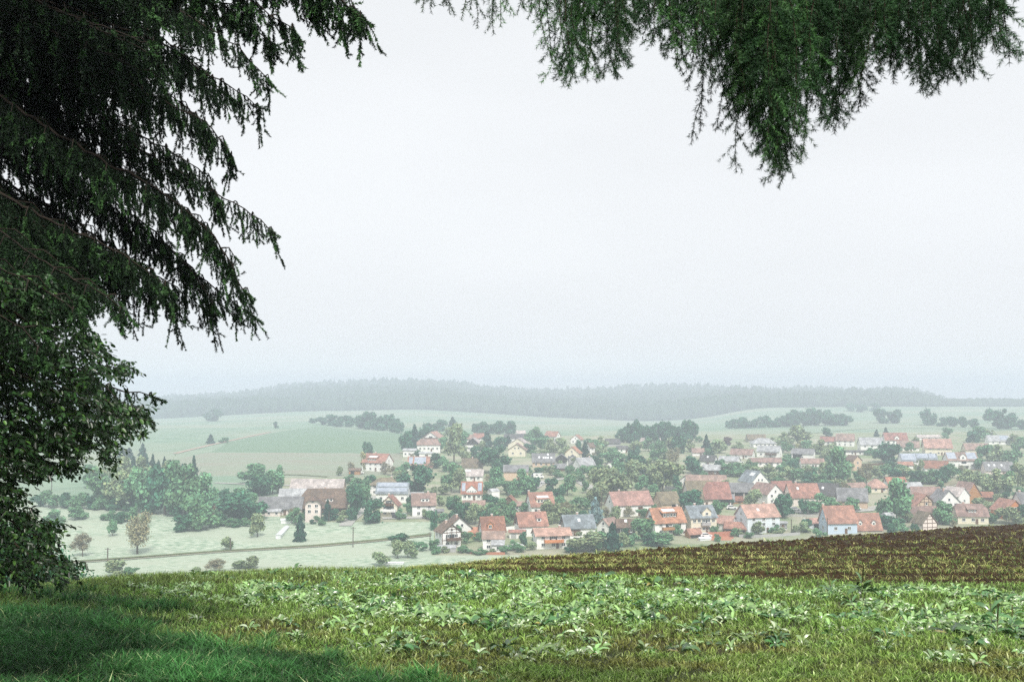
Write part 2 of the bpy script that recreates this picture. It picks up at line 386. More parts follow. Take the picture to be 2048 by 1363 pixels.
WM = {'white': (.86, .855, .83), 'cream': (.76, .70, .56), 'tan': (.62, .47, .34), 'blue': (.52, .62, .74), 'bluewhite': (.74, .79, .84), 'pinkw': (.78, .68, .63), 'brick': (.46, .2, .13),
      'wood': (.13, .075, .045), 'oak': (.42, .22, .1), 'orangew': (.60, .24, .1), 'grey': (.42, .42, .42), 'darkw': (.055, .05, .045)}
WALL = {k: noise_mat('wall_' + k, tuple(x * .90 for x in v), v, .6, c3=tuple(x * .91 for x in v), scale2=.18, rough=.9, spec=.1, lo=.3, hi=.6) for k, v in WM.items()}
M['glass'], _t, _b = new_mat('window_glass', .08, .5); _b.inputs['Base Color'].default_value = (.02, .028, .032, 1)
M['frame'] = noise_mat('frame_white', (.72, .72, .7), (.8, .8, .78), 2)
M['dframe'] = noise_mat('frame_brown', (.09, .05, .03), (.12, .07, .04), 2)
M['solar'] = noise_mat('solar_glass', (.26, .30, .37), (.42, .46, .52), .8, rough=.18, spec=.5)
M['sheet'] = noise_mat('pale_sheet_metal', (.62, .64, .66), (.76, .77, .78), .7, rough=.4)
M['beam'] = noise_mat('old_beam', (.10, .055, .035), (.15, .085, .05), 2)
M['chim'] = noise_mat('chimney_brick', (.45, .3, .24), (.6, .45, .38), 2)
M['open'] = noise_mat('bay_shade_dark_door', (.02, .018, .015), (.03, .025, .02), 2)  # near-black: painted shade inside open bays, also dark doors and glazing
M['door'] = noise_mat('door_wood', (.12, .07, .04), (.17, .1, .06), 1)
M['paintw'] = noise_mat('car_white', (.75, .75, .75), (.8, .8, .8), 2, rough=.3)
M['creeper'] = noise_mat('creeper_leaves', (.05, .12, .05), (.09, .19, .08), 2)

def window_mesh(w, h, dark=False):
    b = MB(); t = .10
    b.box(-w/2, w/2, -.09, .0, 0, t, 0); b.box(-w/2, w/2, -.09, .0, h - t, h, 0)
    b.box(-w/2, -w/2 + t, -.09, .0, t, h - t, 0); b.box(w/2 - t, w/2, -.09, .0, t, h - t, 0)
    if w > 1.1: b.box(-.04, .04, -.085, .0, t, h - t, 0)
    b.box(-w/2 + t, w/2 - t, -.045, .0, t, h - t, 1)
    b.box(-w/2 - .06, w/2 + .06, -.16, 0, -.07, 0, 0)
    return b.mesh('window', [M['dframe'] if dark else M['frame'], M['glass']])
WIN = {}
def add_window(parent, w, h, x, y, z, rz, dark=False):
    k = (round(w, 1), round(h, 1), dark)
    if k not in WIN: WIN[k] = window_mesh(w, h, dark)
    o = link('window', WIN[k], parent); o.location = (x, y, z); o.rotation_euler = (0, 0, rz)
    return o

HOUSES = []          # (label short, world pos, u, y, half width px, top px) for the trees' labels
def roof_mesh(L, W, He, Hr, q, ov, th=.22, skew=0.0):
    """gable roof with hip share q (0 gable .. 1 full hip); ridge along x"""
    s = Hr / (W / 2); y0 = W / 2 + ov; z0 = He - ov * s; x0 = L / 2 + ov * .8; up = .06
    V = []; Fc = []
    def P(x, y, z): V.append((x, y, z + up)); return len(V) - 1
    zr = He + Hr
    if q <= 0:
        a = P(-x0, -y0, z0); b = P(x0, -y0, z0); c = P(x0, 0, zr); d = P(-x0, 0, zr); e = P(x0, y0, z0); f = P(-x0, y0, z0)
        Fc = [(a, b, c, d), (d, c, e, f)]
    else:
        hy = y0 * q; hz = zr - hy * s; hx = x0 - hy * 1.0 * (.9 if q < 1 else 1)
        r1 = P(-hx, 0, zr); r2 = P(hx, 0, zr)
        if q >= 1:
            a = P(-x0, -y0, z0); b = P(x0, -y0, z0); e = P(x0, y0, z0); f = P(-x0, y0, z0)
            Fc = [(a, b, r2, r1), (r1, r2, e, f), (f, a, r1), (b, e, r2)]
        else:
            a = P(-x0, -y0, z0); b = P(x0, -y0, z0); e = P(x0, y0, z0); f = P(-x0, y0, z0)
            h1 = P(-x0, -hy, hz); h2 = P(x0, -hy, hz); h3 = P(x0, hy, hz); h4 = P(-x0, hy, hz)
            Fc = [(a, b, h2, r2, r1, h1), (r1, r2, h3, e, f, h4), (h4, h1, r1), (h2, h3, r2)]
    n = len(V); V2 = V + [(x, y, z + th) for x, y, z in V]
    F2 = [tuple(i + n for i in f) for f in Fc] + [tuple(reversed(f)) for f in Fc]
    edges = {}
    for f in Fc:
        for i in range(len(f)): edges[(f[i], f[(i + 1) % len(f)])] = 1
    for (i, j) in edges:
        if (j, i) not in edges: F2.append((i, j, j + n, i + n))
    return V2, F2

def house(name, label, u, y, L, W, He, Hr, rot, roof='red', wall='white', q=0, ov=None, fw=None, gw=None, bw=None, dorm=(), sol=(), sky=(), chim=(.2,), balc=(), gable=None, half=False,
          timber=False, door=True, cat='house', opens=(), short=None, lower=None, dark=False, dist=None, gwin2=True, group=None, creep=False, cols=None, sheet=None):
    P = world_at(u, y, dist) if dist else ground_at(u, y)
    k = P[1] / F                                                  # metres per picture pixel there
    L, W, He, Hr = L * k, W * k, He * k, Hr * k
    if ov is None: ov = .55
    r = R(rot); ext = abs(math.sin(r)) * L / 2 + abs(math.cos(r)) * W / 2
    px, pyy = P[0] * (P[1] + ext) / P[1], P[1] + ext
    root = empty(name, (px, pyy, P[2]), r)
    tag(root, label, cat, group)
    s = Hr / (W / 2)
    b = MB(); base = -3.5
    for (x0, x1, y0, y1) in ((-L/2, L/2, -W/2, W/2),):
        b.box(x0, x1, y0, y1, base, He, 0)
    gm = 1 if gable else 0
    for sx in (-1, 1):
        # gable triangle, set as a thin prism standing on the wall
        xs = sx * L / 2; xi = xs - sx * .3
        if q < 1:
            hy = W / 2 * q; pts = [(-W/2, He), (W/2, He)] + ([(hy, He + Hr * (1 - q)), (-hy, He + Hr * (1 - q))] if q > 0 else [(0, He + Hr)])
            n = len(b.v); kk = len(pts)
            b.v += [(xs, p, z) for p, z in pts] + [(xi, p, z) for p, z in pts]
            fr = tuple(n + i for i in range(kk)); bk = tuple(n + kk + i for i in reversed(range(kk)))
            if sx < 0: fr = tuple(reversed(fr)); bk = tuple(reversed(bk))
            b.f += [fr, bk]; b.m += [gm, gm]
    b.build('wall', [WALL[wall], WALL[gable] if gable else WALL[wall]], root)
    V, Fc = roof_mesh(L, W, He, Hr, q, ov)
    me = bpy.data.meshes.new('roof'); me.from_pydata(V, [], Fc); me.materials.append(ROOF[roof]); me.update()
    ro = link('roof', me, root)
    big = P[1] < 700
    # which faces look at the camera
    def faces(nx, ny):
        a = nx * math.cos(r) - ny * math.sin(r), nx * math.sin(r) + ny * math.cos(r)
        d = math.hypot(px, pyy); return -(a[0] * px + a[1] * pyy) / d > .12
    fh = 2.75; nfl = max(1, int(round(He / fh))) if He > 2.2 else 1
    def rows(n, H, first=.9):
        n = max(1, n); st = H / n
        return [min(i * st + st * .34, H - 1.5) for i in range(n)]
    def put(facen, nc, nr, H, span, wdt=1.3, hgt=1.2, z0=0.0, jitter=False):
        for rI, z in enumerate(rows(nr, H)):
            for c in range(nc):
                t = (c + .5) / nc - .5; tt = t * span * .92
                if facen == 'F': add_window(root, wdt, hgt, tt, -W/2 - .01, z + z0, 0, dark)
                if facen == 'B': add_window(root, wdt, hgt, -tt, W/2 + .01, z + z0, math.pi, dark)
                if facen == 'L': add_window(root, wdt, hgt, -L/2 - .01, -tt, z + z0, -math.pi/2, dark)
                if facen == 'R': add_window(root, wdt, hgt, L/2 + .01, tt, z + z0, math.pi/2, dark)
    if fw is None: fw = (max(1, int(L / 3.6)), nfl)
    if gw is None: gw = (max(1, int(W / 3.6)), nfl, 1)
    if faces(0, -1) and fw[0]: put('F', fw[0], fw[1], He, L)
    if faces(0, 1) and fw[0]: put('B', fw[0], fw[1], He, L)
    for fc, nx in (('L', -1), ('R', 1)):
        if faces(nx, 0):
            if gw[0]: put(fc, gw[0], gw[1], He, W)
            if len(gw) > 2 and gw[2] and Hr > 1.8:
                n2 = gw[2]; zz = He + .35
                for c in range(n2):
                    tt = ((c + .5) / n2 - .5) * W * .42
                    hh = min(1.1, Hr * (1 - abs(tt) / (W / 2)) - .9)
                    if hh > .4: add_window(root, 1.0, round(hh, 1), (-L/2 - .01) if fc == 'L' else (L/2 + .01), tt, zz, -math.pi/2 if fc == 'L' else math.pi/2, dark)
    for c in chim:
        x = (c - .5) * L; cb = MB(); zt = He + Hr + .9
        cb.box(x - .35, x + .35, -.35 + .5, .35 + .5, He + Hr - 1.2, zt, 0); cb.box(x - .42, x + .42, -.42 + .5, .42 + .5, zt, zt + .14, 1)
        cb.build('chimney', [M['chim'], M['frame']], ro)
    def slope_pt(x, t, side=-1, lift=0.0):
        """t 0 at eave, 1 at ridge"""
        yy = (1 - t) * W / 2; return (x, side * yy, He + Hr * t + .06 + .22 + lift)
    n_l = math.hypot(1, s)
    fs = -1
    def panel(nm, x0, x1, t0, t1, mats, th=.12, side=-1, par=ro):
        pb = MB(); A_ = [slope_pt(x0, t0, side), slope_pt(x1, t0, side), slope_pt(x1, t1, side), slope_pt(x0, t1, side)]
        nn = (0, side * s / n_l, 1 / n_l); up = [tuple(p[i] + nn[i] * th for i in range(3)) for p in A_]; lo = [tuple(p[i] + nn[i] * .015 for i in range(3)) for p in A_]
        if side > 0: up.reverse(); lo.reverse()
        pb.poly(up, 0); pb.poly(list(reversed(lo)), 0)
        for i in range(4):
            j = (i + 1) % 4; pb.poly([lo[i], lo[j], up[j], up[i]], 0)
        return pb.build(nm, mats, par)
    for sp in sol:
        x0, x1, t0, t1 = sp[:4]; mt = M['sheet'] if (len(sp) > 4 and sp[4] == 'w') else M['solar']
        panel('solar_panel', (x0 - .5) * L, (x1 - .5) * L, t0, t1, [mt], side=(sp[5] if len(sp) > 5 else -1))
    for sp in sky:
        x = (sp[0] - .5) * L; panel('skylight', x - .5, x + .5, sp[1], sp[1] + 1.3 / (W / 2 * n_l), [M['sheet']])
    for dm in dorm:
        kind, xc, wd, t0 = dm[:4]; wd = wd * L; x = (xc - .5) * L; dh = dm[4] if len(dm) > 4 else 1.7; nw = dm[5] if len(dm) > 5 else max(1, int(wd / 1.5))
        dmat = dm[6] if len(dm) > 6 else wall
        yf = -(1 - t0) * W / 2; zf = He + Hr * t0; top = zf + dh; yb = -(1 - (t0 + dh / Hr)) * W / 2; yb = min(yb, -.1)
        db = MB(); db.box(x - wd/2, x + wd/2, yf, yb + .6, zf - .3, top, 0)
        if kind == 'shed':
            z2 = min(top + .9, He + Hr - .1); yb2 = -(1 - (z2 - He) / Hr) * W / 2
            n = len(db.v); o = .25
            a = [(x - wd/2 - o, yf - .35, top - .05), (x + wd/2 + o, yf - .35, top - .05), (x + wd/2 + o, yb2 + .25, z2 + .15), (x - wd/2 - o, yb2 + .25, z2 + .15)]
            up = [(p[0], p[1], p[2] + .2) for p in a]
            db.poly(up, 1); db.poly(list(reversed(a)), 1)
            for i in range(4): j = (i + 1) % 4; db.poly([a[i], a[j], up[j], up[i]], 1)
            dob = db.build('dormer', [WALL[dmat], ROOF[roof]], root)
            if len(dm) > 7:
                pb = MB(); A_ = [((x + (0.85 * wd/2) * sx), 0, 0) for sx in (-1, 1)]
                f = lambda xx, t: (xx, up[0][1] + (up[3][1] - up[0][1]) * t, up[0][2] + (up[3][2] - up[0][2]) * t)
                q4 = [f(x - .42 * wd, .25), f(x + .42 * wd, .25), f(x + .42 * wd, .85), f(x - .42 * wd, .85)]
                q5 = [(p[0], p[1], p[2] + .12) for p in q4]; q4 = [(p[0], p[1], p[2] + .02) for p in q4]
                pb.poly(q5); pb.poly(list(reversed(q4)))
                for i in range(4): j = (i + 1) % 4; pb.poly([q4[i], q4[j], q5[j], q5[i]])
                pb.build('solar_panel', [M['sheet']], dob)
        else:
            gh = wd * .45; ze = top; zr = top + gh; db.prism([(x - wd/2, ze), (x + wd/2, ze), (x, zr)], yf, yf + .3, 0)
            ybk = min(-(1 - (zr - He) / Hr) * W / 2 if zr < He + Hr else 0, 0) + .4
            for sx in (-1, 1):
                o = .3; p = [(x + sx * (wd/2 + o), yf - .35, ze - o * .9), (x, yf - .35, zr + .05), (x, ybk, zr + .05), (x + sx * (wd/2 + o), ybk, ze - o * .9)]
                if sx < 0: p.reverse()
                upp = [(a_, b_, c_ + .2) for a_, b_, c_ in p]; db.poly(list(reversed(upp)), 1); db.poly(p, 1)
                for i in range(4): j = (i + 1) % 4; db.poly([p[j], p[i], upp[i], upp[j]], 1)
            dob = db.build('dormer', [WALL[dmat], ROOF[roof]], root)
        wh = min(1.1, dh * .62)
        for i in range(nw):
            xx = x + ((i + .5) / nw - .5) * wd * .9
            add_window(dob, min(1.2, wd / nw * .62), round(wh, 1), xx, yf - .01, top - wh - .3, 0, dark)
    for bl in balc:
        fc, x0, x1, z = bl[:4]; mt = WALL[bl[4]] if len(bl) > 4 else WALL['wood']; dep = bl[5] if len(bl) > 5 else 1.5
        bb = MB(); S = (L if fc in 'FB' else W); a0, a1 = (x0 - .5) * S, (x1 - .5) * S; z = z * He
        bb.box(a0, a1, -dep, 0, z - .18, z, 0); bb.box(a0, a1, -dep - .05, -dep + .03, z, z + .95, 0)
        bb.box(a0, a0 + .08, -dep + .03, 0, z, z + .95, 0); bb.box(a1 - .08, a1, -dep + .03, 0, z, z + .95, 0)
        bo = bb.build('balcony', [mt], root)
        rz, off = {'F': (0, (0, -W/2)), 'L': (-math.pi/2, (-L/2, 0)), 'R': (math.pi/2, (L/2, 0)), 'B': (math.pi, (0, W/2))}[fc]
        bo.location = (off[0], off[1], 0); bo.rotation_euler = (0, 0, rz)
        if z > 1.9 and nfl > 1:
            dob = MB(); dob.box((a0 + a1)/2 - 1.3, (a0 + a1)/2 + 1.3, -.06, 0, z, z + 2.0, 0)
            d2 = dob.build('balcony_door', [M['glass']], bo)
    for op in opens:                                               # bay shade painted as dark sheets, also doors: (face, x0, x1, z0, z1) fractions
        fc, x0, x1, z0, z1 = op[:5]; S = (L if fc in 'FB' else W); bb = MB()
        bb.box((x0 - .5) * S, (x1 - .5) * S, -.05, 0, z0 * He, z1 * He, 0)
        bo = bb.build(op[5] if len(op) > 5 else 'barn_door', [M['open'] if len(op) < 7 else WALL[op[6]]], root)
        rz, off = {'F': (0, (0, -W/2 - .012)), 'L': (-math.pi/2, (-L/2 - .012, 0)), 'R': (math.pi/2, (L/2 + .012, 0)), 'B': (math.pi, (0, W/2 + .012))}[fc]
        bo.location = (off[0], off[1], 0); bo.rotation_euler = (0, 0, rz)
    if door and faces(0, -1) and big and not opens:
        db = MB(); db.box(-.5 + L * .12, .5 + L * .12, -.10, -.0, 0, 2.05, 0); d = db.build('door', [M['door']], root); d.location = (0, -W/2 - .015, 0)
    if timber:
        for fc in timber:
            tb = MB(); t = .13
            ww = W if fc in 'LR' else L; HH = He
            for z in (0.05, HH * .5, HH - .15): tb.box(-ww/2, ww/2, -.07, 0, z, z + .22, 0)
            nn = max(3, int(ww / 1.6))
            for i in range(nn + 1):
                x = -ww/2 + .1 + (ww - .2) * i / nn; tb.box(x - .1, x + .1, -.064, 0, 0, HH, 0)
            if fc in 'LR':
                for i in range(1, nn):
                    x = -ww/2 + ww * i / nn; h2 = Hr * (1 - abs(x) / (ww/2)) - .3
                    if h2 > .3: tb.box(x - .1, x + .1, -.064, 0, HH + .1, HH + h2, 0)
                for z in (.33, .62): hw = ww/2 * (1 - z) - .15; tb.box(-hw, hw, -.07, 0, HH + Hr * z, HH + Hr * z + .2, 0)
                for sx in (-1, 1): tb.bar((sx * (ww/2 - .25), -.05, HH + .1), (sx * .1, -.05, HH + Hr - .35), .11, 0)
            to = tb.build('timber_frame', [M['beam']], root)
            rz, off = {'F': (0, (0, -W/2 - .004)), 'L': (-math.pi/2, (-L/2 - .004, 0)), 'R': (math.pi/2, (L/2 + .004, 0)), 'B': (math.pi, (0, W/2 + .004))}[fc]
            to.location = (off[0], off[1], 0); to.rotation_euler = (0, 0, rz)
    if lower:                                                     # lower annex in front: (x0,x1,depth m,height frac,roof,wall)
        x0, x1, dp, hf, rc, wc = lower; a0, a1 = (x0 - .5) * L, (x1 - .5) * L; h = He * hf
        ab = MB(); ab.box(a0, a1, -W/2 - dp, -W/2 - .004, base, h, 0)
        ab.build('annex', [WALL[wc]], root)
        rb = MB(); z1 = min(h + dp * .45, He - .3)
        a = [(a0 - .3, -W/2 - dp - .4, h - .1), (a1 + .3, -W/2 - dp - .4, h - .1), (a1 + .3, -W/2 - .01, z1), (a0 - .3, -W/2 - .01, z1)]
        up = [(p[0], p[1], p[2] + .22) for p in a]; rb.poly(up); rb.poly(list(reversed(a)))
        for i in range(4): j = (i + 1) % 4; rb.poly([a[i], a[j], up[j], up[i]])
        rb.build('annex_roof', [ROOF[rc]], root)
        for i in range(max(1, int((a1 - a0) / 3))):
            n = max(1, int((a1 - a0) / 3)); add_window(root, 1.1, 1.0, a0 + (i + .5) / n * (a1 - a0), -W/2 - dp - .01, h * .35, 0, dark)
    hw = (abs(math.cos(r)) * L + abs(math.sin(r)) * W) / 2 / k
    HOUSES.append((short or label, np.array((px, pyy, P[2])), u, y, hw, y - (He + Hr) / k, P[1]))
    return root
# ------------------------------------------------------------------ the village, house by house
H = house
# front row
H('house', 'white brown-roofed house with dark balcony below its beamed gable, at the meadow corner', 896, 1097, 46, 40, 31, 16, 112, 'brown', 'white', timber=('L',), balc=(('L', .2, .9, .52, 'wood'),), gw=(2, 2, 1), fw=(2, 2), short='white house at the meadow edge', chim=(.6,))
H('house', 'white gabled house with brown roof rising behind the balcony house', 914, 1078, 46, 48, 21, 20, 106, 'brown', 'white', gw=(2, 1, 2), chim=(.3,), short='tall white gabled house')
H('shed', 'small orange-roofed shed between the white gabled houses and the brown-orange one', 951, 1076, 26, 18, 11, 8, 0, 'orange', 'orangew', fw=(0, 0), gw=(0, 0), chim=(), cat='shed', short='small orange-roofed shed')
H('house', 'white house with steep orange-brown roof and a small dormer', 984, 1084, 46, 34, 22, 25, 14, 'rust', 'white', dorm=(('gable', .35, .24, .12, 1.7, 1, 'orangew'),), fw=(3, 1), gw=(1, 1, 1), chim=(.5,), short='house with the orange-brown roof')
H('house', 'white house with low grey roof standing in front of the orange-brown roof', 987, 1101, 42, 24, 25, 11, 0, 'mauve', 'white', fw=(2, 2), lower=(.45, 1.0, 3.0, .55, 'light', 'white'), chim=(), short='low grey-roofed white house')
H('house', 'white house with red roof, brown gable and one small dormer', 1062, 1074, 58, 40, 22, 23, 14, 'red', 'white', gable='wood', dorm=(('shed', .72, .16, .25, 1.4, 1),), fw=(3, 1), gw=(1, 1, 1), chim=(.8,), short='red-roofed house with brown gable')
H('garage', 'flat garage with thin red roof edge beside the brown-gabled red house', 1034, 1077, 30, 18, 12, 3, 0, 'red', 'white', fw=(0, 0), gw=(0, 0), chim=(), opens=(('F', .1, .45, 0, .8, 'garage_door', 'grey'), ('F', .55, .9, 0, .8, 'garage_door', 'pinkw')), cat='garage', short='red-edged garage')
H('house', 'pale house with low pink roof and orange wooden balcony facing the field', 1103, 1098, 68, 36, 28, 10, 10, 'pink', 'white', ov=.9, fw=(3, 2), gw=(1, 2), balc=(('F', .22, .78, .50, 'orangew', 1.9),), chim=(.75,), short='pink-roofed house with orange balcony')
H('house', 'white house with blue-grey slate roof and brown wooden gable', 1155, 1078, 62, 40, 22, 22, 14, 'slate', 'white', gable='wood', fw=(3, 1), gw=(1, 1, 2), sky=((.5, .4),), opens=(('F', .18, .5, .25, .95, 'veranda', 'wood'),), chim=(.5,), short='slate-roofed house')
H('house', 'white gabled house with grey-brown roof hidden behind the dark fir', 1217, 1069, 36, 30, 15, 14, 50, 'mauve', 'white', short='small grey-brown house', chim=())
H('chalet', 'dark brown wooden chalet with two white windows and a brown roof', 1251, 1070, 36, 28, 16, 13, 0, 'brown', 'darkw', fw=(2, 1), gw=(0, 0), sky=((.5, .5),), chim=(), cat='chalet', short='dark wooden chalet')
H('house', 'white house with bright orange roof, long dormer and balconies', 1331, 1071, 68, 44, 26, 25, 18, 'orange', 'white', dorm=(('shed', .52, .48, .28, 1.9, 4, 'wood', 'w'),), fw=(3, 2), gw=(2, 2, 1), balc=(('F', .22, .68, .45, 'oak', 1.5), ('L', .3, .8, 1.02, 'orangew', .7)), chim=(.9,), short='bright orange-roofed house')
H('villa', 'cream villa with grey roof and a central gabled dormer above a balcony', 1398, 1066, 56, 44, 31, 20, 16, 'slate', 'cream', dorm=(('gable', .62, .34, .02, 1.9, 1),), fw=(5, 2), gw=(1, 2, 1), balc=(('F', .38, .72, .5, 'grey', 1.2),), chim=(.35,), cat='villa', short='cream villa')
H('barn', 'low white barn with pink-red roof behind the open carport', 1450, 1062, 40, 32, 15, 12, 36 - 70, 'pink', 'white', fw=(0, 0), gw=(1, 1, 0), chim=(), cat='barn', short='low barn by the carport')
H('carport', 'open carport with orange roof and brown wooden gable', 1473, 1067, 42, 26, 9, 10, -24, 'red', 'oak', gable='wood', fw=(0, 0), gw=(0, 0), chim=(), opens=(('F', .04, .96, 0, .9, 'open_bay'), ('R', .05, .95, 0, .9, 'open_bay')), cat='carport', short='open carport')
H('carport', 'small carport with red roof on wooden posts near the bright orange-roofed house', 1386, 1077, 26, 20, 9, 8, 20, 'red', 'oak', fw=(0, 0), gw=(0, 0), chim=(), opens=(('F', .06, .94, 0, .85, 'open_bay'),), cat='carport', short='small red carport')
H('house', 'long bluish-white house with pink roof, three rows of windows and a brick chimney', 1515, 1068, 72, 50, 33, 21, 16, 'pink', 'bluewhite', fw=(3, 3), gw=(1, 2, 1), sky=((.42, .4),), chim=(.72,), short='long bluish-white house')
H('pergola', 'white glazed balcony frame attached to the end of the bluish-white house', 1562, 1060, 20, 12, 14, 2, 0, 'light', 'white', fw=(4, 2), gw=(0, 0), chim=(), cat='pergola', short='white balcony frame')
H('garage', 'low white garage with pale roof beside the blue house', 1630, 1058, 34, 18, 12, 7, 12, 'pink', 'bluewhite', fw=(0, 0), gw=(0, 0), chim=(), opens=(('F', .3, .8, 0, .8, 'garage_door'),), cat='garage', short='low white garage')
H('house', 'pale blue house with tall plain red roof', 1676, 1068, 62, 40, 24, 29, 8, 'red', 'blue', fw=(2, 1), gw=(1, 1, 1), chim=(.02,), short='pale blue house')
H('house', 'lower blue wing with red roof and two white round-topped dormers', 1727, 1069, 60, 34, 12, 28, 4, 'red', 'blue', dorm=(('gable', .3, .13, .22, 1.3, 1, 'white'), ('gable', .76, .13, .22, 1.3, 1, 'white')), fw=(2, 1), gw=(1, 1), chim=(), short='blue wing with two dormers', dist=374)
H('barn', 'half-timbered barn front under a steep brown roof at the field edge', 1849, 1064, 34, 34, 18, 20, 104, 'moss', 'pinkw', timber=('L',), fw=(0, 0), gw=(0, 0), chim=(), cat='barn', short='half-timbered barn', creep=True)
H('barn', 'grey-roofed barn behind the half-timbered front', 1845, 1056, 60, 30, 20, 21, 2, 'mauve', 'tan', fw=(0, 0), gw=(0, 0), chim=(), cat='barn', short='grey-roofed barn', dist=392)
H('house', 'low house with brown-red half-hipped roof and wide dormer above the ploughed field', 1940, 1049, 58, 42, 17, 20, -8, 'mauve', 'cream', q=.35, dorm=(('shed', .5, .3, .25, 1.3, 3, 'wood'),), fw=(3, 1), gw=(1, 1, 0), chim=(.3,), short='brown-red half-hipped house')
H('house', 'house with orange wooden gable and red roof above the ploughed field', 2016, 1040, 46, 44, 18, 20, 100, 'red', 'orangew', gw=(1, 1, 1), fw=(1, 1), chim=(), short='orange-gabled house')
H('house', 'grey-roofed white house cut by the edge of the picture', 2052, 1033, 40, 34, 24, 22, 10, 'grey', 'white', short='grey-roofed house beyond the orange gable')
# second row
H('house', 'broad white farm building with pale red roof and a white gable', 1258, 1034, 84, 44, 24, 23, 18, 'pink', 'white', fw=(2, 1), gw=(2, 1, 1), chim=(.25,), opens=(('F', .62, .74, 0, .8, 'barn_door', 'wood'),), short='broad pale-red-roofed farm building')
H('barn', 'tan barn with grey-brown roof and a dark door', 1333, 1024, 42, 36, 17, 20, 20, 'moss', 'tan', fw=(0, 0), gw=(0, 0), chim=(), opens=(('F', .55, .9, 0, .9),), cat='barn', short='tan barn')
H('barn', 'large barn with steep mossy brown roof beside the red-roofed barn', 1398, 1014, 56, 52, 15, 34, 10, 'moss', 'pinkw', fw=(0, 0), gw=(1, 1, 1), chim=(), cat='barn', short='mossy brown barn')
H('barn', 'large barn with plain bright red roof and dark open front', 1430, 1012, 52, 50, 16, 29, 4, 'red', 'pinkw', fw=(1, 1), gw=(0, 0), chim=(), opens=(('F', .4, .95, 0, .9),), cat='barn', short='large red-roofed barn', dist=424)  # dark sheet stands for the shade inside the open front
H('shed', 'grey lean-to shed at the end of the large red-roofed barn', 1454, 1010, 26, 24, 8, 12, -6, 'grey', 'tan', fw=(0, 0), gw=(0, 0), chim=(), cat='shed', short='grey lean-to')
H('barn', 'long grey-roofed barn with three dark open bays', 1476, 998, 60, 30, 15, 15, -4, 'grey', 'pinkw', fw=(0, 0), gw=(0, 0), chim=(), opens=(('F', .04, .32, 0, .95, 'open_bay'), ('F', .36, .64, 0, .95, 'open_bay'), ('F', .68, .96, 0, .95, 'open_bay')), cat='barn', short='barn with open bays')
H('shed', 'little shed with red roof in front of the open-bay barn', 1474, 1007, 20, 14, 7, 6, 12, 'rust', 'oak', fw=(0, 0), gw=(0, 0), chim=(), cat='shed', short='little red-roofed shed')
H('house', 'white gabled house with pinkish roof and six small gable windows', 1533, 1009, 52, 42, 21, 18, 118, 'mauve', 'white', gw=(2, 2, 1), fw=(0, 0), chim=(), short='white gable with small windows')
H('house', 'white house with red roof stepping up behind the small-windowed gable', 1563, 998, 42, 30, 17, 16, 14, 'red', 'white', chim=(), short='stepped red-roofed house')
H('barn', 'large house with L-shaped bright red roof behind the round garden trees', 1604, 1012, 60, 42, 18, 24, 6, 'red', 'pinkw', fw=(2, 1), gw=(0, 0), chim=(.3,), sky=((.3, .5),), cat='barn', short='wide bright red roof')
H('barn', 'barn with dark grey roof and a pinkish gable', 1654, 1003, 44, 34, 14, 20, -24, 'dark', 'pinkw', gw=(1, 1, 1), fw=(0, 0), sky=((.35, .4),), chim=(), cat='barn', short='dark grey barn with pink gable')
H('barn', 'broad weathered grey barn with half-timbered end', 1704, 1018, 56, 36, 17, 22, -14, 'grey', 'tan', timber=('R',), gable='darkw', fw=(0, 0), gw=(0, 0), chim=(), cat='barn', short='weathered grey barn')
H('house', 'small grey-roofed house with dark gable behind the weathered grey barn', 1711, 984, 40, 18, 8, 9, 20, 'mauve', 'wood', fw=(0, 0), gw=(0, 0), chim=(), short='small dark-gabled house')
H('house', 'cream house with pink hipped roof behind the chestnut tree', 1752, 985, 38, 30, 11, 14, 10, 'pink', 'cream', q=1, fw=(2, 1), chim=(), sol=(), short='pink hipped house')
H('house', 'house with orange-red roof peeping over the chestnut tree', 1790, 978, 38, 22, 12, 10, 4, 'orange', 'white', fw=(1, 1), chim=(), short='roof over the chestnut')
H('house', 'low white house with grey roof beyond the chestnut tree', 1824, 984, 34, 22, 10, 8, 10, 'light', 'white', fw=(2, 1), chim=(), short='low white house')
H('barn', 'long low barn with grey-pink roof behind the timbered gable', 1850, 997, 56, 26, 9, 13, -2, 'mauve', 'pinkw', fw=(0, 0), gw=(0, 0), chim=(), cat='barn', short='long grey-pink barn')
H('house', 'house with red roof and a half-timbered brown gable', 1842, 1026, 44, 46, 14, 22, 96, 'red', 'tan', timber=('L',), gw=(1, 1, 1), fw=(0, 0), chim=(), short='half-timbered gable house')
H('house', 'tall white house with three rows of small windows in its broad gable', 1888, 1029, 40, 44, 25, 22, 97, 'grey', 'white', gw=(3, 2, 1), fw=(1, 1), chim=(.4,), short='tall white gable')
H('house', 'white house with pale roof half hidden behind the tall white gable', 1912, 1012, 38, 34, 20, 15, 120, 'pale', 'white', gw=(1, 1, 0), chim=(), short='pale-roofed white house')
H('barn', 'steep brown wooden gable barn with grey roof', 1934, 1008, 36, 36, 18, 23, 112, 'mauve', 'oak', gw=(0, 0), fw=(0, 0), chim=(), cat='barn', short='brown wooden barn')
H('shed', 'long low shed with rusty roof running from the brown wooden barn', 1963, 1003, 40, 16, 10, 8, -14, 'rust', 'wood', fw=(0, 0), gw=(0, 0), chim=(), cat='shed', short='rusty long shed')
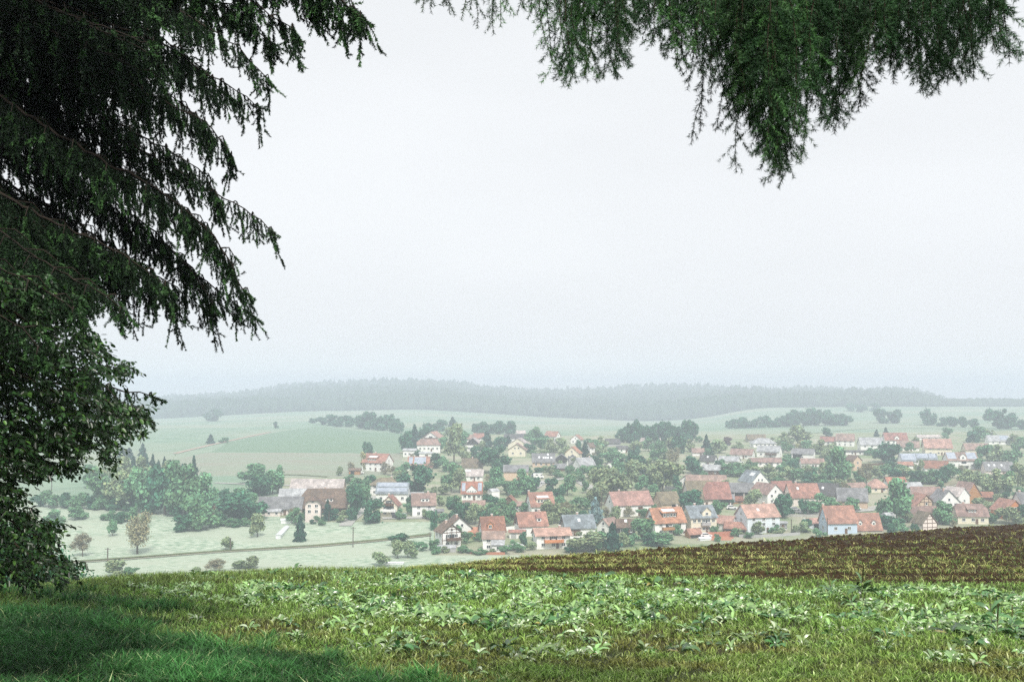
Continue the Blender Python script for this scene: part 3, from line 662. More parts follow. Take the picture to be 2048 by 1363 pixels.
# left: farm and white houses below the wood
H('barn', 'very long farm barn with pale pinkish roof', 636, 985, 104, 34, 8, 17, 0, 'pale', 'tan', fw=(0, 0), gw=(0, 0), chim=(), cat='barn', short='long pale-roofed barn')
H('barn', 'grey-roofed farm stable with brick-red front wall', 563, 1030, 86, 34, 14, 20, 0, 'grey', 'pinkw', fw=(6, 1), gw=(0, 0), chim=(), gable='brick', lower=(.2, .55, 2.5, .6, 'light', 'pinkw'), cat='barn', short='stable')
H('barn', 'smaller grey-roofed farm wing between the stable and the long pale barn', 592, 1000, 62, 26, 8, 13, 2, 'light', 'tan', fw=(0, 0), gw=(0, 0), chim=(), cat='barn', short='farm wing')
H('farmhouse', 'large farmhouse with brown half-hipped roof and low dormer', 650, 1028, 84, 50, 18, 29, 6, 'brown', 'wood', q=.4, ov=1.2, fw=(3, 1), gw=(2, 2, 1), dorm=(('shed', .62, .18, .18, 1.4, 2, 'pinkw'),), chim=(.5,), cat='farmhouse', short='farmhouse')
H('farmhouse_wing', 'pink-walled front wing of the farmhouse with brown half-hipped gable', 627, 1029, 30, 30, 22, 13, 96, 'brown', 'pinkw', q=.45, ov=1.0, gw=(2, 2, 1), fw=(1, 2), balc=(('R', .1, .9, .5, 'oak'),), chim=(), cat='farmhouse wing', short='pink farmhouse wing', dist=392)
H('house', 'white house with red roof and flat dormer standing alone above the lane', 755, 943, 52, 34, 18, 16, -24, 'red', 'white', dorm=(('shed', .42, .45, .15, 1.5, 4, 'oak', 'w'),), fw=(4, 2), gw=(1, 2, 1), chim=(.4,), short='red-roofed white house above the lane')
H('shed', 'brown flat shed at the end of the lane beside the lone white house', 710, 949, 22, 12, 9, 3, -4, 'brown', 'oak', fw=(0, 0), gw=(0, 0), chim=(), opens=(('F', .15, .5, 0, .8),), cat='shed', short='brown shed')
H('house', 'white house with dark hipped roof behind the long solar roof', 771, 990, 60, 34, 20, 12, -4, 'moss', 'white', q=1, fw=(3, 2), gw=(1, 2), chim=(.7,), short='hipped white house')
H('house', 'white house whose whole grey roof is covered by solar panels', 786, 1006, 62, 36, 20, 18, -2, 'slate', 'white', sol=((.02, .98, .06, .42), (.02, .98, .56, .96)), fw=(4, 1), gw=(1, 1, 1), chim=(), short='solar-roofed white house')
H('house', 'cream house with orange-red gable roof and two balconies', 781, 1033, 32, 34, 22, 17, 84, 'red', 'cream', balc=(('L', .05, .95, .45, 'white'), ('L', .2, .8, .98, 'wood', 1.0)), gw=(2, 2, 2), fw=(1, 2), chim=(.4,), lower=None, short='cream house with two balconies')
H('house', 'white house with brown-grey roof and a wide white dormer beside the parked cars', 847, 1034, 46, 34, 24, 20, 8, 'mauve', 'white', dorm=(('shed', .55, .36, .22, 1.5, 2, 'white'),), fw=(2, 2), gw=(1, 2, 1), chim=(.7,), short='brown-grey-roofed white house')
H('garage', 'small white garage attached beside the brown-grey-roofed house', 878, 1033, 16, 14, 11, 3, 6, 'grey', 'white', fw=(0, 0), gw=(0, 0), chim=(), opens=(('F', .2, .85, 0, .8, 'garage_door', 'grey'),), cat='garage', short='small white garage')
H('canopy', 'flat white terrace roof between the solar house and the big round tree', 829, 1001, 34, 16, 13, 2, 0, 'light', 'white', fw=(0, 0), gw=(0, 0), chim=(), opens=(('F', .1, .9, 0, .8, 'open_bay'),), cat='terrace roof', short='terrace roof')
H('house', 'white chalet-like house with wide low gable and dark balcony on the upper slope', 867, 896, 40, 38, 18, 14, 78, 'pink', 'white', ov=.9, gable='white', gw=(2, 1, 1), fw=(2, 1), balc=(('L', .15, .85, 1.0, 'wood', 1.0),), chim=(), short='chalet-like house')
H('house', 'white house with broad brown roof in front of the chalet-like one', 858, 903, 46, 30, 14, 10, 2, 'mauve', 'white', q=.5, fw=(5, 1), gw=(1, 1), chim=(), short='broad brown roof house', dist=655)
H('garage', 'white flat-roofed garage block on the upper slope', 821, 914, 26, 18, 13, 3, -8, 'light', 'white', fw=(3, 1), gw=(1, 1), chim=(), cat='garage', short='flat white garage block')
H('garage', 'white flat building with dark opening beside the garage block', 852, 915, 26, 14, 9, 2, 0, 'light', 'white', fw=(1, 1), gw=(0, 0), chim=(), cat='garage', short='white flat building', dist=620)
H('house', 'red-roofed house with two solar fields half hidden by the big round tree', 838, 941, 42, 30, 10, 16, -2, 'red', 'white', sol=((.04, .22, .1, .9), (.3, .85, .1, .9)), fw=(0, 0), gw=(0, 0), chim=(), short='red solar house', lower=(.85, 1.2, 3, .8, 'red', 'white'))
H('house', 'white house with dark triangular wooden gable among conifers', 948, 902, 30, 32, 12, 14, 82, 'pale', 'white', gable='darkw', gw=(2, 1, 0), chim=(), short='dark-gabled white house')
H('house', 'house with brown roof and white chimney above a long grey canopy', 945, 945, 40, 30, 12, 15, -4, 'moss', 'cream', fw=(5, 1), gw=(1, 1, 0), chim=(.5,), short='brown-roofed cream house')
H('house', 'white house under a wide pale roof below the brown-roofed one', 944, 962, 44, 26, 11, 11, -2, 'pale', 'white', fw=(3, 1), gw=(0, 0), sol=((.05, .45, .55, .85, 'w'),), chim=(), short='pale wide roof house')
H('house', 'white house with orange gable and blue solar panels on both roof sides', 944, 1000, 40, 30, 15, 20, 0, 'orange', 'white', dorm=(('gable', .5, .52, .0, 1.2, 4, 'white'),), sol=((.0, .18, .1, .85), (.8, .99, .1, .85)), fw=(4, 1), gw=(0, 0), chim=(.55,), short='orange-gabled solar house')
H('barn', 'low barn with broad mauve roof below the orange-gabled solar house', 948, 1024, 42, 26, 6, 15, 0, 'mauve', 'tan', fw=(0, 0), gw=(0, 0), chim=(), cat='barn', short='low mauve barn')
H('barn', 'small dark brown gabled barn among garden trees', 1020, 1018, 24, 30, 10, 15, 80, 'rust', 'wood', gw=(0, 0), fw=(0, 0), chim=(), cat='barn', short='small dark barn')
H('house', 'low white annex with reddish roof beside the four-windowed dormer house', 1040, 1023, 28, 20, 12, 6, 2, 'mauve', 'white', fw=(2, 1), gw=(0, 0), chim=(), short='low white annex')
H('house', 'white house with red roof and long dormer of four windows', 1080, 1030, 48, 40, 18, 24, 16, 'red', 'white', dorm=(('shed', .54, .6, .18, 1.7, 4, 'cream', 'w'),), fw=(3, 1), gw=(1, 2, 1), chim=(.02,), short='house with four-windowed dormer')
H('barn', 'double barn with grey upper roof and mauve wall', 1032, 962, 48, 30, 19, 11, -2, 'grey', 'tan', fw=(0, 0), gw=(0, 0), chim=(), cat='barn', short='double barn')
H('house', 'cream gabled house with low roof on the middle slope', 1035, 913, 30, 34, 14, 11, 84, 'mauve', 'cream', ov=.9, gw=(2, 1, 2), fw=(1, 1), chim=(.3,), short='cream gabled house')
H('house', 'larger pale-roofed house directly behind the cream gabled one', 1039, 901, 30, 40, 12, 12, 76, 'pale', 'cream', gw=(1, 1, 1), chim=(), short='larger pale-roofed house', dist=700)
H('house', 'low white house with dark roof high above the cream gabled one', 1030, 884, 42, 18, 8, 7, 4, 'dark', 'white', fw=(3, 1), gw=(0, 0), chim=(), short='low dark-roofed house')
H('house', 'grey-roofed long house with many skylights on the middle slope', 1087, 934, 44, 24, 11, 15, 0, 'grey', 'tan', fw=(4, 1), gw=(0, 0), sky=((.3, .35), (.5, .3), (.6, .3), (.7, .3), (.85, .3), (.7, .7)), chim=(), short='house with skylights')
H('house', 'white house with dark balcony gable beside the skylight house', 1123, 931, 24, 26, 12, 10, 86, 'grey', 'white', gable='darkw', balc=(('L', .05, .95, .75, 'darkw'),), gw=(2, 1, 0), chim=(), short='dark balcony gable')
H('house', 'cream house with a small orange roof patch and grey gable', 1147, 920, 22, 28, 14, 12, 70, 'orange', 'cream', gw=(2, 1, 1), chim=(), short='orange-patched cream house')
H('house', 'grey triangular gable house in front of the orange-patched cream one', 1145, 931, 20, 24, 10, 11, 86, 'grey', 'grey', gw=(1, 1, 0), chim=(), short='grey gable house', dist=575)
H('house', 'white house with light grey roof and plain white gable', 1168, 943, 36, 26, 13, 13, 30, 'light', 'white', fw=(0, 0), gw=(2, 1, 0), chim=(.9,), short='light-grey-roofed white house')
H('shed', 'grey garden shed below the dark balcony gable', 1121, 942, 22, 12, 7, 7, 4, 'grey', 'wood', fw=(0, 0), gw=(0, 0), chim=(), cat='shed', short='grey garden shed')
H('house', 'white gable half hidden by the large olive tree', 1224, 944, 26, 24, 11, 9, 66, 'dark', 'white', gw=(0, 0), chim=(), short='half hidden white gable')
H('house', 'white house with grey roof between the olive trees', 1252, 946, 22, 18, 9, 5, 10, 'light', 'white', fw=(2, 1), gw=(0, 0), chim=(), short='white house between the olive trees')
# upper slope, misty
H('house', 'distant red-roofed house at the top of the upper street', 1105, 880, 26, 18, 8, 9, -30, 'red', 'white', chim=(), short='red house atop the street')
H('house', 'distant house with reddish gable beyond the upper street', 1154, 887, 22, 20, 8, 9, 70, 'red', 'white', chim=(), short='misty reddish gable')
H('house', 'narrow tall white house with dark roof beside a conifer on the upper street', 1181, 912, 12, 14, 18, 8, 30, 'brown', 'white', fw=(1, 2), gw=(1, 2), chim=(), short='narrow white house')
H('house', 'dark-roofed low house far up between trees', 1225, 892, 28, 16, 6, 8, 10, 'dark', 'grey', fw=(0, 0), gw=(0, 0), chim=(), short='dark low house')
H('house', 'white house with a long low dark eave on the misty slope', 1248, 905, 28, 16, 8, 5, 4, 'dark', 'white', fw=(2, 1), gw=(0, 0), chim=(), short='white low-eaved house')
H('barn', 'pale-roofed low barn left of the lone white gable on the hillside', 1298, 886, 44, 14, 4, 6, 4, 'pale', 'grey', fw=(0, 0), gw=(0, 0), chim=(), cat='barn', short='pale low barn')
H('house', 'lone white gable shining on the misty hillside', 1373, 884, 12, 18, 10, 8, 118, 'grey', 'white', fw=(0, 0), gw=(1, 1, 1), chim=(), short='lone white gable')
H('house', 'low white house with grey-brown roof below the tall conifer', 1397, 911, 26, 14, 7, 7, 0, 'mauve', 'white', fw=(0, 0), gw=(1, 1), chim=(), short='low white house by the conifer')
H('house', 'white house with dark roof and white gable above the timber-clad one', 1417, 932, 30, 24, 10, 10, -30, 'dark', 'white', fw=(1, 1), gw=(1, 1, 1), chim=(), sky=((.5, .5),), short='white gable house')
H('house', 'white house with light roof and low gable between two dark-roofed ones', 1459, 932, 38, 22, 10, 8, -26, 'light', 'white', fw=(2, 1), gw=(1, 1), chim=(), short='light-roofed low house')
H('house', 'house with brown timber gable and pale roof below the white gable house', 1425, 951, 36, 22, 11, 9, -28, 'light', 'wood', fw=(2, 1), gw=(0, 0), chim=(), short='timber-clad house')
H('house', 'white house with long mauve roof and wide white gable', 1485, 918, 44, 24, 9, 10, -28, 'mauve', 'white', fw=(2, 1), gw=(1, 1, 1), chim=(), short='mauve-roofed house')
H('house', 'long low white bungalow with mauve roof', 1530, 933, 62, 20, 9, 7, 0, 'mauve', 'white', fw=(5, 1), gw=(0, 0), chim=(), short='long bungalow')
H('house', 'white house with grey roof and large white gable on the upper slope', 1539, 915, 44, 28, 12, 10, -28, 'light', 'white', fw=(3, 1), gw=(1, 1, 0), chim=(), balc=(('F', .4, .9, .5, 'wood'),), short='large white gable house')
H('house', 'white house with hipped light grey roof and a row of windows', 1526, 894, 46, 24, 8, 9, 4, 'light', 'white', q=1, fw=(5, 1), gw=(1, 1), chim=(), short='hipped light-grey house')
H('house', 'brown-roofed house high behind the hipped light grey one', 1512, 883, 36, 16, 5, 9, 0, 'moss', 'grey', fw=(0, 0), gw=(0, 0), chim=(), short='high brown-roofed house')
H('house', 'white house with grey roof and dark glazed front on the upper slope', 1607, 921, 42, 26, 13, 9, -26, 'grey', 'white', gw=(1, 1, 0), fw=(1, 1), opens=(('F', .05, .5, .1, .9, 'glazed_front'),), chim=(), short='dark glazed house')
H('house', 'low white house with reddish roof in front of the dark glazed one', 1624, 937, 44, 24, 11, 8, -6, 'mauve', 'white', fw=(3, 1), gw=(1, 1), chim=(), short='low reddish house')
H('barn', 'white barn complex with grey-brown roof and white front gable', 1376, 972, 30, 26, 10, 10, 60, 'mauve', 'white', gw=(1, 1, 0), fw=(0, 0), chim=(), cat='barn', short='white barn gable')
H('barn', 'long grey-brown barn roof joined behind the white barn gable', 1412, 974, 78, 28, 8, 14, -4, 'mauve', 'pinkw', fw=(0, 0), gw=(0, 0), chim=(), cat='barn', short='long grey-brown barn')
H('house', 'large plain white gable with two tiny windows and slate roof', 1507, 972, 46, 40, 8, 20, 112, 'slate', 'white', gw=(0, 0, 2), fw=(0, 0), sol=((.2, .5, .5, .8, 'w', 1),), chim=(), short='large plain white gable')
H('house', 'small house with bright red roof and white gable on the misty upper row', 1658, 891, 32, 18, 9, 8, -26, 'red', 'white', gw=(1, 1, 0), chim=(), short='small bright red roof')
H('house', 'house with weathered red roof above white walls on the upper row', 1691, 893, 34, 24, 12, 12, -22, 'mauve', 'white', gw=(1, 2, 0), chim=(.3,), short='weathered red upper house')
H('house', 'white house with broad pale roof in the upper row', 1741, 906, 44, 28, 17, 13, -6, 'light', 'white', fw=(3, 2), gw=(1, 1), chim=(), short='broad pale-roofed house')
H('garage', 'flat white building with dark eave in front of the broad pale-roofed house', 1702, 909, 50, 16, 6, 2, 0, 'dark', 'white', fw=(3, 1), gw=(0, 0), chim=(), cat='garage', short='flat white building')
H('house', 'tall narrow tan house with brown roof beside the leafy garden', 1707, 941, 22, 22, 20, 9, 118, 'brown', 'tan', gw=(1, 2, 0), fw=(0, 0), chim=(), short='tall tan house')
H('house', 'red-roofed house with a small white gable dormer on the upper row', 1790, 888, 44, 20, 9, 13, -4, 'red', 'white', dorm=(('gable', .52, .2, .0, 1.6, 1),), chim=(), short='red house with white dormer')
H('house', 'house with grey-brown roof just below the red one with the white dormer', 1816, 902, 40, 22, 8, 11, -16, 'mauve', 'white', gw=(1, 1, 0), fw=(0, 0), chim=(), short='grey-brown upper house')
H('house', 'far row of low pale buildings on the upper edge of the village', 1856, 879, 44, 12, 5, 4, 0, 'pale', 'white', fw=(3, 1), gw=(0, 0), chim=(), short='far pale buildings')
H('house', 'large cream house with pink roof and two rows of wide windows', 1874, 911, 50, 28, 17, 15, -10, 'pink', 'cream', ov=.9, fw=(3, 2), gw=(2, 1), chim=(), short='large cream house')
H('house', 'grey-pink roofed cream house with balconies near the village end', 1952, 912, 46, 24, 13, 11, -6, 'mauve', 'cream', fw=(3, 1), gw=(0, 0), chim=(), balc=(('F', .6, .95, .4, 'oak'),), short='cream house near the village end')
H('house', 'white house with pale blue solar roof on the far village end', 1995, 889, 42, 20, 8, 10, -2, 'light', 'white', sol=((.55, .95, .1, .9),), fw=(3, 1), gw=(0, 0), chim=(), short='far solar house')
H('house', 'white house with blue solar panels over the whole left roof, beside its twin', 1815, 934, 30, 24, 13, 13, -4, 'slate', 'white', sol=((.03, .97, .05, .95),), fw=(0, 0), gw=(0, 0), chim=(), short='blue solar house')
H('house', 'white house with blue solar roof and brown gable end beside its twin', 1850, 934, 42, 24, 16, 10, -12, 'slate', 'white', gable='oak', sol=((.06, .6, .1, .9), (.65, .95, .1, .9)), fw=(2, 1), gw=(0, 0), chim=(), short='blue solar house with brown gable')
H('shed', 'low red-roofed shed in front of the twin solar houses', 1810, 937, 28, 12, 8, 5, 0, 'red', 'white', fw=(0, 0), gw=(0, 0), chim=(), cat='shed', short='low red shed')
H('house', 'brown-red roofed house beside the white pointed-dormer solar house', 1871, 945, 46, 22, 10, 12, -8, 'rust', 'white', gw=(1, 1, 0), fw=(2, 1), chim=(), short='brown-red house')
H('house', 'white house with tall pointed front dormer between two solar fields', 1921, 938, 58, 30, 18, 14, -4, 'mauve', 'white', dorm=(('gable', .5, .2, .0, 2.2, 1),), sol=((.0, .3, .1, .95), (.66, .98, .1, .95)), fw=(3, 1), gw=(1, 1), chim=(), balc=(('F', .35, .7, .45, 'white'),), short='pointed-dormer solar house')
H('barn', 'long barn with plain grey roof and small skylights at the village end', 1995, 948, 56, 24, 8, 15, -2, 'grey', 'pinkw', sky=((.15, .4), (.35, .4), (.6, .4)), fw=(0, 0), gw=(0, 0), chim=(), cat='barn', short='long grey village-end barn')
H('house', 'small house with red roof far up beyond the dark-gabled white house', 958, 881, 22, 12, 6, 8, 10, 'red', 'white', fw=(1, 1), gw=(0, 0), chim=(), short='small far red house')
H('house', 'low white house with dark roof among the far conifers', 933, 883, 28, 12, 6, 7, -6, 'mauve', 'white', fw=(2, 1), gw=(0, 0), chim=(), short='low far white house')
H('house', 'tiny misty white house farthest up behind the cream gabled one', 1041, 872, 18, 10, 6, 5, 20, 'pale', 'white', fw=(1, 1), gw=(0, 0), chim=(), short='tiny misty house')
# ------------------------------------------------------------------ trees of the valley
TM = {k: tone_mat('foliage_' + k, .75, .15, v, rnd=.16) for k, v in {
    'd': (.048, .148, .078), 'm': (.125, .265, .130), 'l': (.235, .305, .16), 'b': (.25, .235, .14), 'c': (.025, .085, .055), 'x': (.17, .26, .26), 'y': (.33, .33, .16), 'p': (.12, .06, .05)}.items()}
M['bark'] = noise_mat('bark_grey', (.06, .045, .03), (.13, .10, .075), 3)
def crown_mesh(kind, seed):
    """unit crown: width about 1, height 1, base at z 0; clump of leaf faces through its volume"""
    r = np.random.RandomState(seed)
    if kind in 'cx':
        n = 1500 if kind == 'x' else 1300; layers = 15
        z = 1 - np.power(r.rand(n), .62); z = np.round(z * layers) / layers * .93 + r.rand(n) * .05
        irr = 1 + .28 * np.sin(r.rand() * 6 + z * 23) + .1 * r.randn(n)
        a = r.rand(n) * 6.283; lob = 1 + .18 * np.sin(a * 5 + z * 40)
        rad = .5 * np.clip(1.02 - z, 0, 1) ** .85 * irr * lob * np.power(r.rand(n), .35)
        C = np.column_stack([np.cos(a) * rad, np.sin(a) * rad, z - .10 * rad]); s = .040 + .03 * r.rand(n)
        dn = np.column_stack([np.cos(a), np.sin(a), -.55 + 0 * a])
    else:
        nl = r.randint(11, 19); n = 2900 if kind != 'b' else 3600; cs = []; rs = []
        for i in range(nl):
            zz = r.uniform(.2, .88); aa = r.uniform(0, 6.28); rr = r.uniform(.05, .38) * (1.2 - abs(zz - .45))
            cs.append((math.cos(aa) * rr, math.sin(aa) * rr, zz)); rs.append(r.uniform(.09, .21))
        cs = np.array(cs); rs = np.array(rs); w_ = r.choice(nl, n, p=rs**2 / (rs**2).sum())
        dn = r.randn(n, 3); dn /= np.linalg.norm(dn, axis=1, keepdims=True)
        sh = np.power(r.rand(n), .22 if kind != 'b' else .55) * rs[w_] * (1 + .16 * r.randn(n))
        C = cs[w_] + dn * sh[:, None]; C[:, 2] = np.clip(C[:, 2], .03, 1.05)
        s = .020 + .024 * r.rand(n)
        st = r.rand(n) < .1; C[st] += .05 * r.randn(int(st.sum()), 3)
        if kind == 'b': s *= .5
    # quads
    nrm = dn + .8 * r.randn(n, 3); nrm /= np.linalg.norm(nrm, axis=1, keepdims=True)
    t = np.cross(nrm, r.randn(n, 3)); t /= np.linalg.norm(t, axis=1, keepdims=True); b = np.cross(nrm, t)
    k = np.array([(-1, -.6), (.8, -1), (1, .7), (-.6, 1)])
    Vq = C[:, None, :] + s[:, None, None] * (k[None, :, :1] * t[:, None, :] + k[None, :, 1:] * b[:, None, :])
    cl = .22 * np.sin(C[:, 0] * 17 + seed) * np.sin(C[:, 1] * 15 + 2) + .2 * np.sin(C[:, 2] * 21 + C[:, 0] * 9); tone = np.repeat(np.clip(1 + cl + .24 * r.randn(n), .4, 1.8)[:, None], 4, 1).reshape(-1)
    hue = np.repeat(r.rand(n)[:, None], 4, 1).reshape(-1)
    col = np.column_stack([tone * (1 + .25 * (hue - .5)), tone, tone * (1 - .2 * (hue - .5))])
    return fast_mesh('crown', Vq.reshape(-1, 3), np.arange(n * 4).reshape(-1, 4), [TM['m']], col=col)
CR = {k: [crown_mesh(k if k in 'cxb' else 'r', 100 * ord(k) + i) for i in range(3 if k in 'xyp' else 6)] for k in 'dmlbcxyp'}
def trunk_mesh(seed):
    r = random.Random(seed); polys = [(np.array([(0, 0, -.12), (.01, 0, .15), (.0, .01, .45), (.02, 0, .8)]), [.035, .026, .018, .006])]
    for i in range(5):
        a = r.uniform(0, 6.28); z = r.uniform(.18, .45); polys.append((np.array([(0, 0, z), (.12 * math.cos(a), .12 * math.sin(a), z + .1), (.26 * math.cos(a), .26 * math.sin(a), z + .28)]), [.014, .009, .004]))
    V, Q_ = tubes(polys, 5); return fast_mesh('trunk', V, Q_, [M['bark']])
TRK = [trunk_mesh(i) for i in range(3)]
KNAME = {'d': ('leafy_tree', 'dark green leafy tree', 'tree'), 'm': ('leafy_tree', 'mid green leafy tree', 'tree'), 'l': ('leafy_tree', 'pale olive leafy tree', 'tree'), 'b': ('flowering_tree', 'brownish thin-leaved tree', 'tree'),
         'c': ('conifer', 'dark pointed conifer', 'conifer'), 'x': ('blue_spruce', 'blue-green spruce', 'spruce'), 'y': ('leafy_tree', 'yellow-green leafy tree', 'tree'), 'p': ('copper_tree', 'small copper-red tree', 'tree')}
TREES = []; rt = random.Random(5)
def tree(u, y, w_, h, kind='m', label=None, group=None, pos=None, shrub=None, dist=None):
    P = pos if pos is not None else (world_at(u, y, dist) if dist else ground_at(u, y)); k = P[1] / F
    name, desc, cat = KNAME[kind]
    if shrub is None: shrub = h * k < 4.2 and kind not in 'cx'
    if shrub: name, desc, cat = 'shrub', desc.replace('leafy tree', 'shrub').replace('thin-leaved tree', 'shrub').replace('red tree', 'red shrub'), 'shrub'
    rtv = empty(name, P, rt.uniform(0, 6.28)); mesh = rt.choice(CR[kind])
    c = link('crown', mesh, rtv); c.material_slots[0].link = 'OBJECT'; c.material_slots[0].material = TM[kind]
    W = w_ * k * 1.12; H_ = h * k * 1.05; c.scale = (W, W * rt.uniform(.9, 1.1), H_ * (1.0 if not shrub else 1.08)); c.location = (0, 0, -H_ * .05 if shrub or kind in 'cx' else 0)
    if kind == 'd' and not shrub: c.location[2] = -H_ * .06
    if not shrub:
        t = link('trunk', rt.choice(TRK), rtv); t.scale = (H_ * .8, H_ * .8, H_)
    TREES.append([rtv, kind, desc, u, y, w_, h, P, label, group, shrub]); return rtv

T = tree
# wood and hedge beyond the left meadow
for i in range(10): T(80 + i * 17, 1013 + i * .9, 30, 26 + 6 * (i % 2), 'm' if i % 3 else 'd')
for a in [(205, 1016, 60, 75, 'm'), (248, 1019, 62, 74, 'l'), (287, 1024, 72, 92, 'm'), (330, 1029, 80, 100, 'd'), (370, 1031, 74, 98, 'm'), (403, 1030, 52, 76, 'm'), (236, 985, 60, 72, 'l'), (285, 980, 62, 64, 'l'),
          (335, 985, 60, 60, 'l'), (378, 995, 52, 52, 'm'), (190, 975, 40, 42, 'm'), (305, 1026, 50, 50, 'd'), (350, 1030, 46, 50, 'd'), (225, 1017, 40, 40, 'd'), (265, 1021, 40, 38, 'd'), (425, 1000, 36, 26, 'm'), (450, 1003, 34, 26, 'd'), (475, 1000, 34, 24, 'm')]: T(*a)
for i, (u, y, h) in enumerate([(252, 962, 46), (266, 960, 50), (280, 962, 44), (293, 964, 52), (305, 962, 56), (316, 966, 48), (328, 966, 54), (340, 968, 50), (352, 970, 50), (364, 972, 46), (387, 985, 72), (374, 978, 44), (244, 918, 26), (258, 918, 24), (285, 917, 32), (215, 925, 24)]):
    T(u, y, 18 + 6 * (h > 60), h, 'c')
T(485, 1040, 90, 62, 'd', 'big round dark green bush tree at the end of the farm stable')
T(505, 966, 48, 38, 'm'); T(545, 988, 48, 46, 'm'); T(520, 992, 50, 44, 'd'); T(556, 985, 22, 50, 'm'); T(448, 1034, 34, 30, 'm'); T(500, 1012, 30, 26, 'm')
for i in range(5): T(440 + i * 17, 1052, 24, 14, 'm')
T(600, 1082, 24, 54, 'c', 'lone narrow dark conifer standing in the meadow by the track')
T(748, 1047, 44, 48, 'd', 'round dark green tree at the foot of the lane, before the parked cars')
T(710, 1031, 38, 72, 'd', 'tall dark columnar tree beside the farmhouse')
T(702, 1040, 22, 26, 'd'); T(728, 1010, 36, 40, 'm'); T(722, 985, 40, 30, 'm'); T(740, 978, 36, 28, 'd')
T(275, 1108, 62, 80, 'b', 'large brownish feathery tree alone in the meadow', shrub=False)
T(165, 1112, 42, 44, 'b', 'small bare-looking brownish tree in the meadow near the track', shrub=False)
T(225, 1072, 22, 32, 'm', 'small vase-shaped tree in the meadow beyond the feathery one', shrub=False)
T(515, 1073, 34, 42, 'l', 'ragged grey-green young tree in the meadow before the stable', shrub=False)
T(452, 1099, 26, 26, 'l', 'tiny fruit tree beside the field track', shrub=False)
T(365, 1062, 50, 34, 'd'); T(405, 1058, 60, 56, 'm'); T(388, 1062, 30, 28, 'm'); T(102, 1057, 42, 34, 'm'); T(157, 1038, 38, 24, 'm'); T(258, 1042, 32, 24, 'm'); T(236, 1046, 28, 20, 'd'); T(215, 1040, 30, 16, 'm'); T(285, 1046, 26, 16, 'l')
T(440, 1048, 30, 22, 'd'); T(470, 1054, 24, 14, 'd')
for a in [(615, 1037, 24, 18, 'm'), (655, 1040, 20, 42, 'c'), (636, 1042, 24, 16, 'm'), (672, 1040, 26, 20, 'd'), (690, 1036, 28, 16, 'l'), (601, 1040, 22, 14, 'l'), (684, 1045, 22, 14, 'l'), (625, 1048, 14, 8, 'd')]: T(*a)
T(803, 1090, 46, 24, 'd', 'dark flat-topped hedge bush by the track corner'); T(795, 1116, 30, 32, 'l'); T(816, 1115, 36, 34, 'l'); T(758, 1132, 38, 26, 'l', 'rounded olive bush at the near edge of the meadow')
T(228, 1152, 52, 28, 'l'); T(262, 1152, 32, 18, 'm'); T(435, 1143, 42, 24, 'b'); T(478, 1138, 40, 16, 'l'); T(508, 1136, 42, 22, 'l'); T(395, 1146, 26, 12, 'l')
# hillside
T(430, 842, 34, 26, 'd', 'hazy broad tree alone below the left forest edge'); T(421, 887, 15, 20, 'c', 'small dark conifer beside the clay hill path'); T(447, 885, 20, 10, 'm'); T(552, 856, 10, 14, 'd', 'tiny lone tree on the brow of the green crop field')
for i, (u, y, w_, h) in enumerate([(625, 846, 16, 10), (645, 849, 26, 18), (662, 851, 28, 22), (682, 853, 30, 24), (702, 854, 26, 22), (722, 857, 28, 26), (740, 858, 34, 36), (757, 860, 28, 32), (775, 861, 34, 34), (792, 864, 28, 28), (800, 866, 20, 22)]): T(u, y, w_, h, 'd', group='hedgerow trees on the crop field edge')
for a in [(735, 912, 24, 30, 'd'), (727, 940, 18, 34, 'y'), (812, 907, 34, 44, 'd'), (829, 895, 30, 46, 'c'), (846, 884, 34, 34, 'd'), (860, 868, 30, 26, 'd'), (905, 862, 22, 30, 'c'), (880, 862, 26, 24, 'd')]: T(*a)
for i in range(9): T(950 + i * 9 + 3 * (i % 2), 866 + (i % 3), 20, 20 + 6 * ((i * 7) % 3) / 2, 'd', group='misty trees above the village')
for i in range(17): T(1246 + i * 8.6, 884 + (i * 5) % 4 - i * .2, 26, 28 + 12 * math.sin(i * .5) ** 2 + (i * 5 % 4) * 2, 'd', group='misty trees of the little hillside wood')
for i in range(13): T(1458 + i * 11, 857 - i * .35, 20, 16 + (i * 5) % 4 * 3, 'd', group='misty hedgerow trees behind the village')
for i in range(9): T(1580 + i * 14, 851 - (i % 2), 30, 36 - abs(i - 3) * 3, 'd', group='misty hedgerow trees behind the village')
for a in [(1762, 846, 30, 30), (1795, 846, 30, 28), (1780, 846, 24, 24), (1855, 850, 34, 34), (1885, 852, 22, 18), (1905, 853, 26, 20), (1925, 854, 26, 22), (1945, 855, 24, 18), (1995, 857, 44, 42), (2022, 858, 32, 34), (2044, 858, 26, 22), (1722, 824, 26, 18), (1748, 822, 22, 16), (1700, 822, 30, 16)]: T(*a, 'd', group='misty field trees on the far right slope' if False else 'misty field trees behind the village end')
